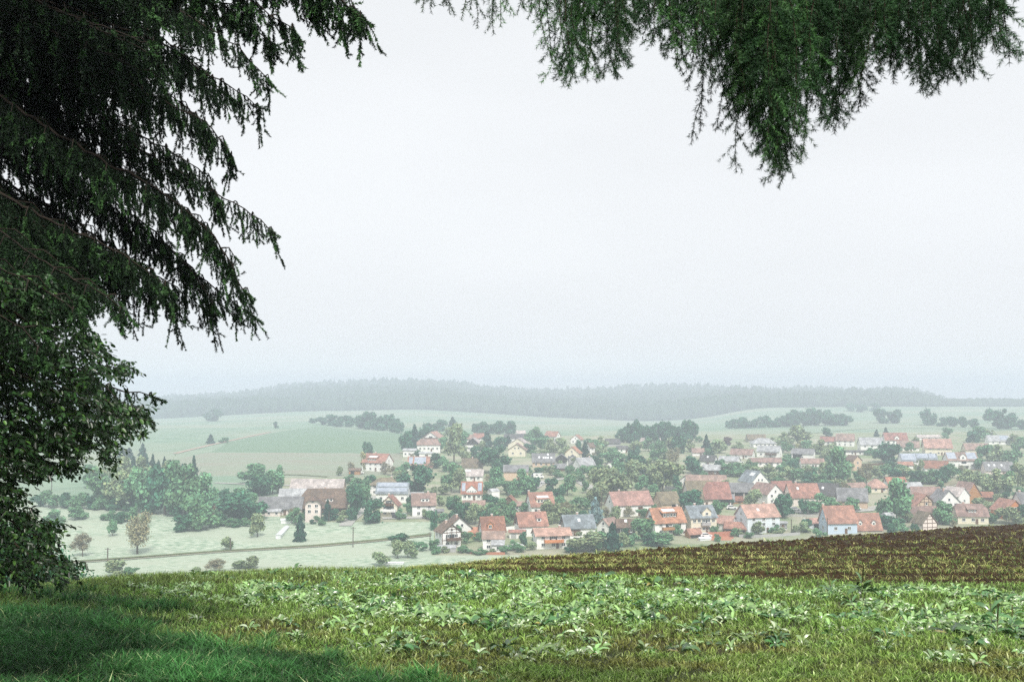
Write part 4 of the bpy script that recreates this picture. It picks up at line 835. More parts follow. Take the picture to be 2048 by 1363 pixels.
# gardens
BIG = [(908, 928, 46, 72, 'l', 'tall pale olive tree rising between the chalet-like house and the dark-gabled one'), (836, 988, 74, 62, 'd', 'largest round dark tree, behind the brown-grey-roofed house'), (1215, 1004, 74, 66, 'l', 'large olive-brown tree above the slope path in the middle of the village'),
       (1325, 985, 76, 66, 'l', 'broad pale olive tree in front of the long grey-brown barn end'), (1788, 1040, 66, 76, 'm', 'big full chestnut tree standing over the blue house wing'), (1191, 1045, 32, 50, 'x', 'blue-green spruce beside the slate-roofed house'),
       (1225, 1101, 36, 56, 'c', 'dark pointed fir at the field edge before the chalet'), (1775, 926, 54, 46, 'd', 'large dark tree before the grey-brown upper house'), (1383, 1020, 48, 40, 'd', 'round dark tree in front of the mossy brown barn'),
       (1170, 1104, 66, 40, 'l', 'wide pale bush crowning the field edge beside the pink-roofed house'), (1135, 991, 34, 40, 'm', 'orchard tree with a clear trunk on the grassy slope'), (1104, 1046, 44, 44, 'l', 'pale blossoming tree in front of the four-windowed dormer house'),
       (1604, 901, 20, 22, 'y', 'small yellow-green tree on the upper slope'), (1455, 890, 17, 15, 'p', 'small copper-red tree on the misty upper slope'), (1669, 968, 56, 68, 'm', 'tall full tree beside the tall tan house'), (1385, 947, 46, 36, 'd', 'round dark tree below the low white house by the conifer')]
for a in BIG: T(*a[:5], a[5])
REST = """806 952 28 26 d|872 936 32 30 d|892 944 26 30 m|903 983 40 54 d|919 986 36 44 l|888 990 30 24 l|870 992 24 18 l|950 917 30 24 d|968 930 34 26 d|986 947 50 56 d|974 894 24 34 c|992 984 40 48 d|1012 990 34 30 d
1028 994 26 22 m|978 988 26 26 d|908 1036 36 34 d|926 1046 40 40 d|950 1049 40 42 m|974 1056 34 38 d|905 1012 28 22 m|984 1022 32 30 d|1006 1052 44 50 d|1050 1024 24 18 m|1023 1040 26 24 m|1118 1020 28 30 m
1206 1101 46 34 m|1190 1098 30 24 m|1248 1092 30 28 m|1284 1082 54 46 m|1325 1090 50 26 d|1302 1092 30 26 d|1262 1090 30 24 m|1285 1036 28 20 d|1235 1042 34 28 l|1258 1034 22 22 b|1438 1036 34 36 m|1510 1012 36 32 m
1566 1036 44 50 d|1546 1064 24 14 m|1560 1070 22 14 m|1475 1072 26 14 l|1500 1076 24 12 m|1608 1028 20 34 d|1571 1030 40 36 d|1640 1024 46 34 m|1626 1028 28 26 m|1668 1024 30 26 m|1700 1022 34 24 m|1592 1066 18 14 m
1782 1058 50 26 d|1800 1062 30 20 m|1764 1050 26 20 m|1880 1048 44 40 m|1895 1050 26 22 m|2018 1048 50 34 l|1990 1047 28 20 m|2044 1040 30 30 d|1958 1016 34 20 m|1975 1022 28 16 l|1930 1030 24 16 m|1048 988 38 46 d|1062 985 30 30 d
1072 975 20 22 d|1101 983 32 28 d|1121 1010 28 36 d|1172 986 18 26 d|1160 963 32 30 d|1178 958 30 26 m|1145 965 22 18 m|1195 955 30 28 m|1200 1014 50 48 l|1242 1005 34 26 m|1228 990 40 40 m|1262 978 44 52 m|1284 985 34 34 d
1245 960 36 34 m|1275 946 54 38 d|1300 950 36 32 m|1345 934 38 38 b|1322 925 40 30 m|1308 975 34 30 m|1350 975 34 36 d|1300 1010 30 24 m|1212 960 34 28 l|1318 1010 26 20 l|1357 907 34 38 d|1340 902 30 28 m|1413 909 22 40 c|1440 906 36 26 m
1425 903 24 22 m|1478 902 30 18 m|1380 903 26 24 m|1320 905 34 24 m|1297 902 30 24 d|1270 905 30 24 m|1242 925 36 22 m|1215 928 40 26 m|1190 932 30 24 d|1200 915 28 24 m|1225 912 26 18 m|1266 920 30 22 d|1170 915 20 34 c|1125 905 36 26 m|1100 905 36 28 m
1080 902 40 30 m|1065 890 34 34 d|1080 886 30 26 d|1058 905 26 18 d|1002 900 30 26 d|1016 892 18 22 c|995 915 30 20 m|1130 912 24 18 m|1088 915 30 14 m|1157 905 22 26 d|1200 895 30 22 m|1190 900 26 22 d|1595 892 52 40 m|1572 893 36 28 m|1640 908 44 28 m
1618 903 30 22 m|1655 915 30 20 m|1653 872 28 18 d|1753 873 10 15 c|1772 872 12 19 c|1818 905 24 20 d|1740 910 22 14 m|1897 874 26 20 d|1960 882 34 28 m|1945 885 30 24 d|1978 880 28 22 m|2000 924 44 34 m|1975 920 36 32 m|2024 930 40 34 m|2040 905 30 30 m|2030 890 26 22 m
1586 941 24 22 d|1573 940 20 16 m|1648 968 30 42 l|1690 966 24 26 m|1733 966 32 42 b|1718 960 24 22 m|1750 958 30 24 m|1770 955 32 22 m|1790 962 34 24 d|1810 960 34 24 m|1830 966 36 26 d|1850 968 36 26 m|1870 968 36 30 d|1890 965 30 34 d|1905 955 26 26 d|1840 945 18 26 m
1800 945 30 16 m|1765 943 34 14 m|1780 938 30 14 d|1940 976 38 36 l|1965 984 40 36 m|1990 988 56 48 l|2012 985 40 40 m|2036 975 40 48 l|2040 1000 28 24 m|1955 1000 24 14 m|1962 940 26 24 d|1945 930 20 22 m|2035 955 30 24 d|1465 952 42 24 m|1445 958 24 20 d|1488 952 34 22 m
1510 955 34 22 l|1535 952 34 24 m|1558 958 36 26 m|1580 962 38 28 m|1602 966 38 28 m|1622 968 34 26 d|1640 972 36 24 m|1545 968 30 22 l|1522 966 28 20 m|1496 945 28 16 l|1570 948 26 18 m|1610 950 30 20 l|1630 948 22 16 m|1480 940 24 14 d|1505 937 26 12 m|1450 925 24 14 m
1660 985 30 22 d|1680 978 28 20 m|1700 974 26 18 m|1722 972 26 20 d|1592 985 24 18 m|1470 985 24 18 m|1452 975 22 16 l|1590 930 24 16 m|1570 925 22 14 m|1570 905 28 20 m|1360 1000 30 26 m|1345 1003 24 20 m|1310 990 24 22 m|1430 1060 20 14 m|1115 1030 24 22 m
868 1100 24 20 m|872 1108 20 14 d|890 1104 24 12 l|930 1105 30 12 m|1010 1108 26 16 d|1025 1100 24 18 m|1046 1090 18 26 d|1040 1104 24 16 m|1140 1105 24 12 d|960 1108 30 10 m|985 1108 20 10 m|878 1012 22 20 m|862 1040 20 18 m|868 1060 18 40 d|885 1045 24 18 d
815 1028 18 24 m|800 960 26 20 l|785 950 24 20 b|770 948 22 24 b|700 968 28 18 m|935 985 24 22 m|925 960 22 26 d|918 905 36 44 m|930 925 24 30 m|890 905 26 30 m|878 890 24 26 m|895 878 22 22 m|925 885 26 22 m|962 905 24 24 m|1075 950 24 16 d|1055 948 24 14 m|1100 950 26 18 l
1118 955 22 14 d|1090 945 20 12 m|1140 950 20 14 d|1065 1000 22 16 d|1085 1012 22 10 m|1160 1020 34 26 m|1175 1008 26 18 m|1150 1030 30 20 l|1130 1034 26 18 l|1170 1040 24 20 d"""
for ln in REST.replace('\n', '|').split('|'):
    q_ = ln.split(); kk = q_[4]; kk = 'm' if kk == 'd' and rt.random() < .38 else 'l' if kk == 'm' and rt.random() < .32 else kk; T(float(q_[0]), float(q_[1]), float(q_[2]), float(q_[3]), kk)
# small garden bushes beside the houses
for hh in HOUSES:
    for _ in range(1 if rt.random() < .75 else 2):
        sd = rt.choice((-1, 1)); k_ = hh[6] / F; w_ = rt.uniform(2.2, 5.5) / k_; x_ = hh[1][0] + sd * (hh[4] * k_ + rt.uniform(.5, 5)); Y_ = hh[6] - rt.uniform(1.5, 6)
        if hh[6] < 340: continue
        T(hh[2], hh[3], w_, w_ * rt.uniform(.7, 1.15), rt.choice('mmldb'), pos=np.array((x_, Y_, float(zg(x_, Y_)))))
# labels from what stands nearest
def tree_labels():
    used = {}
    for t in TREES:
        root, kind, desc, u, y, w_, h, P, label, group, shrub = t
        cat = 'shrub' if shrub else KNAME[kind][2]
        if label is None:
            best = sorted(HOUSES, key=lambda hh: math.hypot(hh[1][0] - P[0], (hh[1][1] - P[1]) * .8))[0]; dx = P[0] - best[1][0]; dy = P[1] - best[1][1]
            dist_ = math.hypot(dx, dy)
            size = 'tall' if h > 44 else 'small' if h < 21 else 'medium'
            rel = 'in front of' if dy < -6 and abs(dx) < -dy * 1.4 else 'behind' if dy > 6 and abs(dx) < dy * 1.4 else 'beside'
            if group: label = None
            elif dist_ < 60:
                label = f"{size} {desc} {rel} the {best[0]}"
                group = None
            elif kind == 'c': label = 'pointed spruce in the wood beyond the left meadow'; group = 'spruces of the wood beyond the meadow'
            elif u < 480 and shrub: label = desc + ' growing loose in the meadow'; group = desc + 's of the left meadow'
            elif u < 480: label = desc + ' in the wood and hedge beyond the meadow'; group = desc + 's of the wood beyond the meadow'
            else: label = f"{size} {desc} standing apart from the houses"; group = f"{size} {desc}s standing apart from the houses"
        if group and label is None: label = 'hazy ' + desc + ' among the ' + group
        used.setdefault(label, []).append((root, group, cat, u))
    for lab, L_ in used.items():
        if len(L_) > 1 and not L_[0][1]:
            L_.sort(key=lambda z: z[3]); o_ = ['first', 'second', 'third', 'fourth', 'fifth', 'sixth', 'seventh']
            g = lab.replace('tree ', 'trees ', 1) if 'tree ' in lab else lab + ' (several)'
            for i, (r_, _, cat, _u) in enumerate(L_):
                t_ = o_[min(i, 6)] + ' from the west, ' + lab
                for a_, b_ in (('leafy ', ''), ('mid green', 'green'), ('dark green', 'dark'), ('pale olive', 'olive'), (' with the ', ' with '), ('medium ', ''), (' small-windowed', ''), (' brownish', ' brown'), ('thin-leaved ', ''), (' and brown gable', ''), ('solar house with ', 'house with '), ('tall ', ''), ('small ', ''), ('house ', '')):
                    if len(t_.split()) > 15: t_ = t_.replace(a_, b_)
                tag(r_, t_, cat, 'garden trees and shrubs of the village')
        else:
            for r_, g, cat, _u in L_: tag(r_, lab, cat, g or 'garden trees and shrubs of the village')
tree_labels()

# ------------------------------------------------------------------ the far forest, one hazy mass
def forest():
    r = np.random.RandomState(9); n = 15000
    tx = r.uniform(-.62, .64, n); Y = 1780 + 1260 * np.power(r.rand(n), 1.3); x = tx * Y
    Y[:2000] = 1780 + 40 * r.rand(2000); x[:2000] = tx[:2000] * Y[:2000]
    z = zg(x, Y); con = r.rand(n) < .3 + .35 * np.sin(x / 90 + 1)
    VV = []; FF = []; n0 = 0
    for flag in (True, False):
        idx = np.nonzero(con == flag)[0]; m = len(idx); hgt = (16 + 14 * r.rand(m)) * (1 + .38 * wob(x[idx], Y[idx], 110, 41)) * np.interp(1024 + F * tx[idx], [1820, 1900, 2048], [1, .55, .45]) * (1.02 if flag else .98); wd = (3.8 + 2.4 * r.rand(m)) if flag else (6 + 5 * r.rand(m))
        lev = np.array([0.0, .22, .24, .5, .52, .8, 1.0]) if flag else np.array([0.0, .25, .5, .75, .93, 1.0])
        rad = np.array([1., .72, .95, .5, .66, .22, .01]) if flag else np.array([.55, .95, 1.0, .75, .38, .03])
        K = 7; a = np.arange(K) * 6.283 / K
        rr = rad[None, :, None] * (1 + .22 * r.randn(m, len(lev), K)) * wd[:, None, None]
        zz = lev[None, :, None] * hgt[:, None, None] * (1 + .03 * r.randn(m, len(lev), K))
        ax = a[None, None, :] + r.rand(m)[:, None, None] * 6
        V_ = np.stack([x[idx][:, None, None] + rr * np.cos(ax), Y[idx][:, None, None] + rr * np.sin(ax), z[idx][:, None, None] + zz - 1], -1)
        i = np.arange(len(lev) - 1)[:, None] * K; j = np.arange(K)[None, :]; jn = (j + 1) % K
        q = np.stack([i + j, i + jn, i + K + jn, i + K + j], -1).reshape(-1, 4)
        q = (q[None] + (np.arange(m) * len(lev) * K)[:, None, None]).reshape(-1, 4) + n0
        VV.append(V_.reshape(-1, 3)); FF.append(q); n0 += m * len(lev) * K
    V_ = np.concatenate(VV); 
    mt = noise_mat('forest_foliage', (.025, .05, .03), (.05, .085, .045), .12)
    o = link('forest', fast_mesh('forest', V_, np.concatenate(FF), [mt])); tag(o, 'hazy dark forest covering the far ridge', 'forest', kind='stuff')
forest()

# edge of the wood at the viewer's back and left: it shades the near grass and boughs
for i, (x_, y_, h_, w_) in enumerate([(-9, -3, 19, 8), (-4, -9, 21, 9), (2, -12, 20, 8), (-13, 4, 18, 8), (8, -16, 20, 8), (-15, -8, 22, 9), (-6, -18, 26, 9), (14, -22, 20, 8)]):
    o = empty('spruce_tree', (x_, y_, float(zg(x_, y_))), i * 1.3); c = link('crown', CR['c'][i % 6], o); c.material_slots[0].link = 'OBJECT'; c.material_slots[0].material = TM['c']; c.scale = (w_, w_, h_); c.location = (0, 0, 1.5)
    t_ = link('trunk', TRK[i % 3], o); t_.scale = (h_ * .5, h_ * .5, h_)
    tag(o, 'tall spruce of the wood edge behind the viewer', 'spruce', 'spruces of the wood edge behind the viewer')
# ------------------------------------------------------------------ near trees: spruces and beech that frame the view
def needles(segs, rs, dens, ln, wd, tone, r, spread=.9):
    """segs (n,6) twig pieces; returns V, F(tri), colour"""
    segs = np.asarray(segs); a = segs[:, :3]; b = segs[:, 3:]; L = np.linalg.norm(b - a, axis=1)
    m = np.maximum(3, (L * dens).astype(int)); idx = np.repeat(np.arange(len(segs)), m); n = len(idx)
    t = r.rand(n)[:, None]; ax = ((b - a) / (L[:, None] + 1e-9))[idx]
    p = a[idx] + (b - a)[idx] * t
    q = np.cross(ax, r.randn(n, 3)); q /= np.linalg.norm(q, axis=1, keepdims=True) + 1e-9
    d = q * spread + ax * .75; d /= np.linalg.norm(d, axis=1, keepdims=True)
    s = np.cross(d, r.randn(n, 3)); s /= np.linalg.norm(s, axis=1, keepdims=True) + 1e-9
    l = (ln * (.75 + .5 * r.rand(n)))[:, None]
    V = np.stack([p - s * wd, p + s * wd, p + d * l], 1).reshape(-1, 3)
    tn = np.asarray(tone)[idx] * (1 + .2 * r.randn(n))[:, None].clip(.5, 1.6)
    return V, np.arange(n * 3).reshape(-1, 3), np.repeat(tn, 3, 0)
M['needle'] = tone_mat('spruce_needles', .55, .25, transl=.12)
M['twig'] = noise_mat('twig_bark', (.035, .026, .018), (.07, .05, .035), 20)
M['sprucebark'] = noise_mat('spruce_bark', (.016, .013, .010), (.040, .031, .024), 9, bump=.02, bump_scale=30, stretch=(1, 1, .3))
M['beechleaf'] = tone_mat('beech_leaves', .34, .5, transl=.22)
OLD = np.array((.013, .034, .013)); NEW_LIT = np.array((.085, .20, .065))  # bright tone: fresh growth, and lit patches painted on the right-hand boughs

def polyline(pts, n):
    pts = np.array(pts, float); d = np.r_[0, np.cumsum(np.linalg.norm(np.diff(pts, axis=0), axis=1))]
    t = np.linspace(0, d[-1], n); P = np.column_stack([np.interp(t, d, pts[:, i]) for i in range(3)])
    return P, d[-1]

def spruce_branch(root, pts, r, hang=(.35, .8), step=.055, lat=.7, tip_new=.25, dens=400, w=.0055, ln=.027, r0=.024):
    """one drooping branch: wood and its curtain of hanging shoots"""
    P, L = polyline(pts, max(8, int(np.sum(np.linalg.norm(np.diff(np.array(pts), axis=0), axis=1)) / .12)))
    P = P + (.012 if r0 > .015 else .006) * r.randn(*P.shape)
    n = len(P); wood = [(P, np.linspace(r0, .005, n))]
    segs = []; tone = []
    spine = [(P, L, 0)]
    T0 = (P[-1] - P[0]) / np.linalg.norm(P[-1] - P[0])
    # side branches lie roughly level, left and right of the branch
    nl = int(L / .22)
    for i in range(nl):
        t = (i + .6) / nl; k = t * (n - 1); c = P[int(k)]; sd = 1 if i % 2 else -1
        side = np.cross(T0, (0, 0, 1)); side /= np.linalg.norm(side) + 1e-9
        ll = lat * (.35 + .65 * math.sin(math.pi * min(1, t * .9 + .08))) * r.uniform(.7, 1.1) * (1 - .45 * t)
        d = side * sd * .85 + T0 * .6; d /= np.linalg.norm(d)
        e = c + d * ll; mid = c + d * ll * .5 + np.array((0, 0, .05)); e = e - np.array((0, 0, .16 * ll + .05 * r.rand()))
        q, l2 = polyline([c, mid, e], 6); wood.append((q, np.linspace(.009, .003, 6))); spine.append((q, l2, 1))
    for (Q_, l_, lev) in spine:
        ns = int(l_ / step)
        for i in range(ns):
            t = (i + r.rand()) / ns
            if lev == 0 and t < .06: continue
            k = t * (len(Q_) - 1); i0 = int(min(k, len(Q_) - 2)); c = Q_[i0] + (Q_[i0 + 1] - Q_[i0]) * (k - i0)
            h = r.uniform(*hang) * (1 - .62 * t if lev == 0 else .85 - .3 * t)
            if r.rand() < .18: h *= .5
            d = np.array((r.normal(0, .16), r.normal(0, .16), -1)) + T0 * .18; d /= np.linalg.norm(d)
            m1 = c + d * h * .5 + r.randn(3) * .015; e = c + d * h + np.array((r.normal(0, .03), r.normal(0, .03), 0))
            new = r.rand() < tip_new
            tA = OLD * r.uniform(.6, 1.5); tB = (NEW_LIT if new else OLD * 1.6) * r.uniform(.7, 1.3)
            segs.append(np.r_[c, m1]); tone.append(tA); segs.append(np.r_[m1, e]); tone.append(tB)
            for j in range(int(h / .14)):
                tt = r.uniform(.1, .9); cc = c + (e - c) * tt; dd = d * .8 + r.randn(3) * .38; dd /= np.linalg.norm(dd); l3 = r.uniform(.05, .13)
                segs.append(np.r_[cc, cc + dd * l3]); tone.append(tB if r.rand() < .5 else tA)
        # end tuft
        for j in range(3):
            e = Q_[-1]; dd = (Q_[-1] - Q_[-2]); dd = dd / np.linalg.norm(dd) + r.randn(3) * .3; dd /= np.linalg.norm(dd)
            segs.append(np.r_[Q_[-2], e + dd * .07]); tone.append(NEW_LIT * r.uniform(.5, 1.1))
    V, Q4 = tubes(wood, 5)
    # thin stems of the shoots
    bo = link('branch', fast_mesh('branch', V, Q4, [M['sprucebark']], smooth=True), root)
    S = np.array(segs); a = S[:, :3]; b = S[:, 3:]; ax = b - a; sd = np.cross(ax, r.randn(len(S), 3)); sd /= np.linalg.norm(sd, axis=1, keepdims=True) + 1e-9
    Vs = np.stack([a - sd * .0028, a + sd * .0028, b], 1).reshape(-1, 3)
    Vn, Fn, Cn = needles(S, None, dens, ln, w, tone, r)
    Va = np.concatenate([Vn, Vs]); Fa = np.concatenate([Fn, np.arange(len(Vs)).reshape(-1, 3) + len(Vn)]); Ca = np.concatenate([Cn, np.tile((.04, .03, .02), (len(Vs), 1))])
    link('needles', fast_mesh('needles', Va, Fa, [M['needle']], col=Ca), bo)
    return bo

def W3(u, y, Y): return world_at(u, y, Y)
rs = np.random.RandomState(11)
# big spruce on the left
base = np.array((-8.6, 11.5, float(zg(-8.6, 11.5))))
sp1 = empty('spruce_tree', tuple(base)); tag(sp1, 'huge dark spruce with drooping curtain-like branches filling the upper left', 'spruce', None)
def rel(pts, b): return [np.array(p) - b for p in pts]
tp = np.array([(0, 0, -.4), (.05, 0, 3), (.1, .05, 8), (.1, 0, 15)]); V_, Q_ = tubes([(tp, [.42, .34, .24, .05])], 12)
link('trunk', fast_mesh('trunk', V_, Q_, [M['sprucebark']], smooth=True), sp1)
def tr(z): return base + np.array((.08, 0, z - base[2]))
LEFT = [  # picture traces (u, y, forward distance) of the boughs that show their outline
    ([(-200, -420, 11), (150, -250, 9.6), (420, -110, 9.0), (620, -40, 8.8), (738, 45, 8.6)], (.35, .62), .55, .55),
    ([(-200, -300, 11), (120, -160, 9.4), (360, -60, 9.0), (520, 10, 8.8), (600, 75, 8.7)], (.3, .6), .5, .5),
    ([(-150, -300, 11), (200, -60, 11), (390, 40, 11), (480, 100, 11), (545, 168, 11)], (.4, .7), .35, .2),
    ([(-100, -60, 11), (150, 20, 11.2), (330, 90, 11.2), (430, 155, 11.2), (526, 218, 11.2)], (.4, .75), .3, .12),
    ([(-100, 40, 11), (180, 130, 10.8), (330, 205, 10.6), (420, 250, 10.5), (470, 328, 10.4)], (.35, .8), .45, .25),
    ([(-60, 100, 11.5), (150, 240, 11.5), (300, 310, 11.5), (430, 385, 11.5), (500, 425, 11.5), (553, 468, 11.5)], (.35, .8), .35, .15),
    ([(-60, 160, 11), (170, 300, 10.6), (320, 380, 10.4), (430, 470, 10.3), (498, 595, 10.2)], (.35, .8), .5, .25),
    ([(-60, 260, 11.6), (180, 390, 11.6), (330, 490, 11.6), (430, 575, 11.6), (517, 642, 11.6)], (.35, .7), .35, .12),
    ([(-100, 330, 11), (100, 440, 10.6), (230, 500, 10.4), (300, 545, 10.2), (345, 585, 10.2)], (.35, .75), .5, .2),
    ([(-100, 380, 12), (100, 470, 12), (240, 520, 12), (330, 560, 12), (420, 620, 12)], (.3, .6), .4, .15),
    ([(-60, 420, 10.2), (80, 520, 9.6), (170, 570, 9.2), (230, 600, 9.0), (262, 640, 8.9)], (.25, .5), .5, .2),
    ([(-100, 480, 8.8), (20, 545, 8.4), (90, 580, 8.3), (140, 610, 8.2), (165, 650, 8.2)], (.15, .4), .45, .3),
    ([(-120, 560, 8.5), (-20, 620, 8.2), (40, 650, 8.1), (75, 690, 8.0), (95, 730, 8.0)], (.15, .35), .4, .3),
    ([(-60, 640, 11), (80, 700, 10.8), (160, 740, 10.7), (215, 775, 10.6), (250, 830, 10.6)], (.2, .4), .4, .25),
    ([(-60, 760, 11), (120, 765, 11), (200, 772, 11), (262, 780, 11), (320, 797, 11)], (.1, .22), .25, .12),
    ([(-60, 780, 11), (120, 790, 11), (220, 806, 11), (270, 818, 11), (303, 850, 11)], (.1, .24), .3, .12),
    ([(-60, 860, 10.6), (60, 850, 10.5), (140, 850, 10.4), (190, 862, 10.4), (212, 880, 10.4)], (.15, .4), .35, .2),
]
for a_, b_ in zip(LEFT[2:9], LEFT[3:10]):                          # fuller curtains between the outer boughs
    m = [tuple((np.array(p) * .5 + np.array(q) * .5) + np.array((-(14 + 14 * i), 6, .5))) for i, (p, q) in enumerate(zip([a_[0][0], a_[0][1], a_[0][-3], a_[0][-2], a_[0][-1]], [b_[0][0], b_[0][1], b_[0][-3], b_[0][-2], b_[0][-1]]))]
    LEFT.append((m, (.4, .85), .5, .2))
LEFT += [([(-100, -200, 10), (250, -130, 9.3), (480, -50, 9.0), (620, 0, 8.9), (690, 48, 8.8)], (.3, .5), .5, .6), ([(0, -160, 10), (300, -60, 9.4), (430, 0, 9.2), (500, 50, 9.0), (560, 100, 9.0)], (.3, .5), .55, .5), ([(100, -260, 9.6), (400, -130, 9.0), (560, -60, 8.7), (660, -20, 8.6), (722, 30, 8.6)], (.25, .45), .5, .6)]
for pts, hg, lt, tn in LEFT: spruce_branch(sp1, rel([W3(*p) for p in pts], base), rs, hang=hg, lat=lt, tip_new=tn, step=.042 if pts[-1][2] > 9.5 else .034, r0=.022 if pts[-1][2] > 9.5 or pts[-1][0] > 400 else .010)
for i in range(60):                                               # inner boughs that close the crown
    y0 = rs.uniform(-520, 560); u1 = rs.uniform(80, 430 - .2 * max(0, y0)); Y1 = rs.uniform(10.2, 14.5); z0 = 15 if False else 0
    dy = rs.uniform(90, 260); u0 = -260; p = [W3(u0, y0 - 60, 11.4), W3(u0 + (u1 - u0) * .5, y0 + dy * .35, (11.4 + Y1) / 2), W3(u1, y0 + dy, Y1)]
    if y0 + dy > 560: p[2] = W3(min(u1, 180), 560, Y1)
    spruce_branch(sp1, rel(p, base), rs, hang=(.45, .95), lat=.85, tip_new=.14, step=.07, dens=170, w=.010, ln=.036)
# spruce on the right: only its overhanging boughs reach into the view
b2 = np.array((5.6, 2.2, float(zg(5.6, 2.2)))); sp2 = empty('spruce_tree', tuple(b2)); tag(sp2, 'spruce boughs hanging from above into the upper right, close to the viewer', 'spruce')
tp = np.array([(0, 0, -.4), (0, 0, 3), (-.05, 0, 7), (0, 0, 11)]); V_, Q_ = tubes([(tp, [.34, .28, .2, .04])], 12)
link('trunk', fast_mesh('trunk', V_, Q_, [M['sprucebark']], smooth=True), sp2)
def hang_group(tips, Y, ytop, seed, root, b, tn=.25, woodpts=None, pl=1.0):
    r = np.random.RandomState(seed); segs = []; tone = []; wood = []
    if woodpts is not None:
        P, _ = polyline([p - b for p in woodpts], 14); wood.append((P, np.linspace(.035, .008, 14)))
    for (ut, yt, u1, y1) in tips:
        Yv = Y + r.uniform(-.35, .35); a = W3(ut, yt, Yv) - b; e = W3(u1, y1, Yv + r.uniform(-.1, .1)) - b
        L = np.linalg.norm(e - a); n = max(3, int(L / .07)); t = np.linspace(0, 1, n)[:, None]; bow = np.array((r.normal(0, .05), r.normal(0, .05), 0)) * L
        P = a + (e - a) * t + bow * (np.sin(t * math.pi)); P += r.randn(*P.shape) * .004
        wood.append((P, np.linspace(.0042, .0014, n))); new = r.rand() < tn; base_t = (NEW_LIT * 1.15 if new else OLD * 3.2) * r.uniform(.6, 1.3)
        for i in range(n - 1): segs.append(np.r_[P[i], P[i + 1]]); tone.append(base_t * r.uniform(.8, 1.2))
        dd0 = (e - a) / L
        for i in range(1, n - 1):
            for _ in range(2 if r.rand() < .75 * pl else 1):
                s_ = np.cross(dd0, (0, 1, 0)) * (1 if r.rand() < .5 else -1) * r.uniform(.3, .75) + np.array((0, r.normal(0, .35), 0)); d = dd0 * .85 + s_; d /= np.linalg.norm(d)
                l3 = r.uniform(.06, .20) * (1 - .5 * i / n) * pl + .03; q = P[i] + d * l3; segs.append(np.r_[P[i], q]); tone.append(base_t * r.uniform(.8, 1.3))
                if l3 > .1:
                    m = P[i] + d * l3 * .5; d2 = d + r.randn(3) * .45; d2 /= np.linalg.norm(d2); segs.append(np.r_[m, m + d2 * l3 * .5]); tone.append(base_t)
    V, Q4 = tubes(wood, 4); bo = link('branch', fast_mesh('branch', V, Q4, [M['twig']], smooth=True), root)
    Vn, Fn, Cn = needles(np.array(segs), None, 480, .024, .0019, tone, r, spread=1.0)
    link('needles', fast_mesh('needles', Vn, Fn, [M['needle']], col=Cn), bo)
rr = np.random.RandomState(4)
def W_(pts): return [W3(*p) for p in pts]
def clus(cu, cy, wd, n, top=-60, seed=0):
    r = np.random.RandomState(seed); o = []
    n = max(3, int(n * .5))
    for i in range(n):
        du = r.normal(0, wd); o.append((cu + du * .9 + r.normal(0, 9), top + r.uniform(-60, 40), cu + du * .95, cy - abs(du) * r.uniform(.1, .6) - r.uniform(0, 70) * (i > 0)))
    return o
Yr = 5.6
# thin twigs along the top, middle of the picture
hang_group([(845 + i * 17 + rr.normal(0, 5), -90, 842 + i * 16 + rr.normal(0, 6), y) for i, y in enumerate([22, 12, 28, 8, 30, 40, 22, 58, 48, 70, 52, 25, 30, 12, 20, 5])], 6.4, -80, 21, sp2, b2, .3, W_([(1400, -260, 6.2), (1100, -150, 6.4), (820, -75, 6.5)]), .6)
hang_group(clus(1118, 175, 14, 7, seed=1) + clus(1160, 168, 18, 9, seed=2) + clus(1200, 168, 18, 9, seed=3) + clus(1240, 135, 22, 9, seed=4) + clus(1180, 100, 50, 14, seed=5), 6.0, -60, 22, sp2, b2, .85, W_([(1500, -330, 5.8), (1250, -150, 6.0), (1120, -20, 6.0)]))  # mostly bright needles here, painting a patch caught by the light
hang_group(clus(1330, 110, 22, 10, seed=6) + clus(1300, 60, 40, 12, seed=7) + clus(1350, 135, 14, 5, seed=8) + clus(1380, 40, 60, 16, seed=71), 5.8, -60, 23, sp2, b2, .3, W_([(1700, -330, 5.4), (1450, -160, 5.7), (1300, -60, 5.8)]))
hang_group([(1385, -60, 1381, 290), (1392, -40, 1398, 262), (1400, -40, 1376, 180), (1425, -60, 1430, 262), (1418, 0, 1422, 205), (1410, -60, 1405, 150)] + clus(1400, 120, 16, 6, seed=9) + clus(1430, 90, 26, 14, seed=10), 5.4, -60, 24, sp2, b2, .1, W_([(1800, -330, 5.2), (1550, -160, 5.4), (1380, -60, 5.4)]), .45)
hang_group([(1500, 60, 1473, 345), (1500, 180, 1520, 300)] + clus(1545, 372, 26, 16, top=20, seed=11) + clus(1530, 330, 18, 8, top=0, seed=12) + clus(1582, 330, 14, 12, top=0, seed=13) + clus(1500, 230, 30, 16, seed=14) + clus(1560, 200, 44, 26, seed=15) + clus(1470, 170, 28, 14, seed=151), 5.3, -60, 25, sp2, b2, .42, W_([(1900, -330, 5.2), (1700, -160, 5.3), (1560, -30, 5.3), (1530, 60, 5.3)]))  # larger bright share colours these sprays as if lit
hang_group(clus(1640, 245, 26, 12, seed=16) + clus(1665, 268, 8, 4, seed=17) + clus(1620, 160, 40, 18, seed=18) + clus(1715, 222, 18, 9, seed=19) + clus(1695, 150, 36, 14, seed=20), 5.5, -60, 26, sp2, b2, .12, W_([(2050, -330, 5.2), (1850, -160, 5.4), (1650, -40, 5.5)]))
hang_group(clus(1780, 150, 30, 12, seed=21) + clus(1850, 190, 26, 13, seed=22) + clus(1870, 193, 12, 6, seed=23) + clus(1740, 70, 36, 12, seed=24) + clus(1830, 90, 40, 14, seed=25), 5.2, -60, 27, sp2, b2, .08, W_([(2250, -330, 4.8), (2000, -160, 5.1), (1780, -60, 5.2)]))
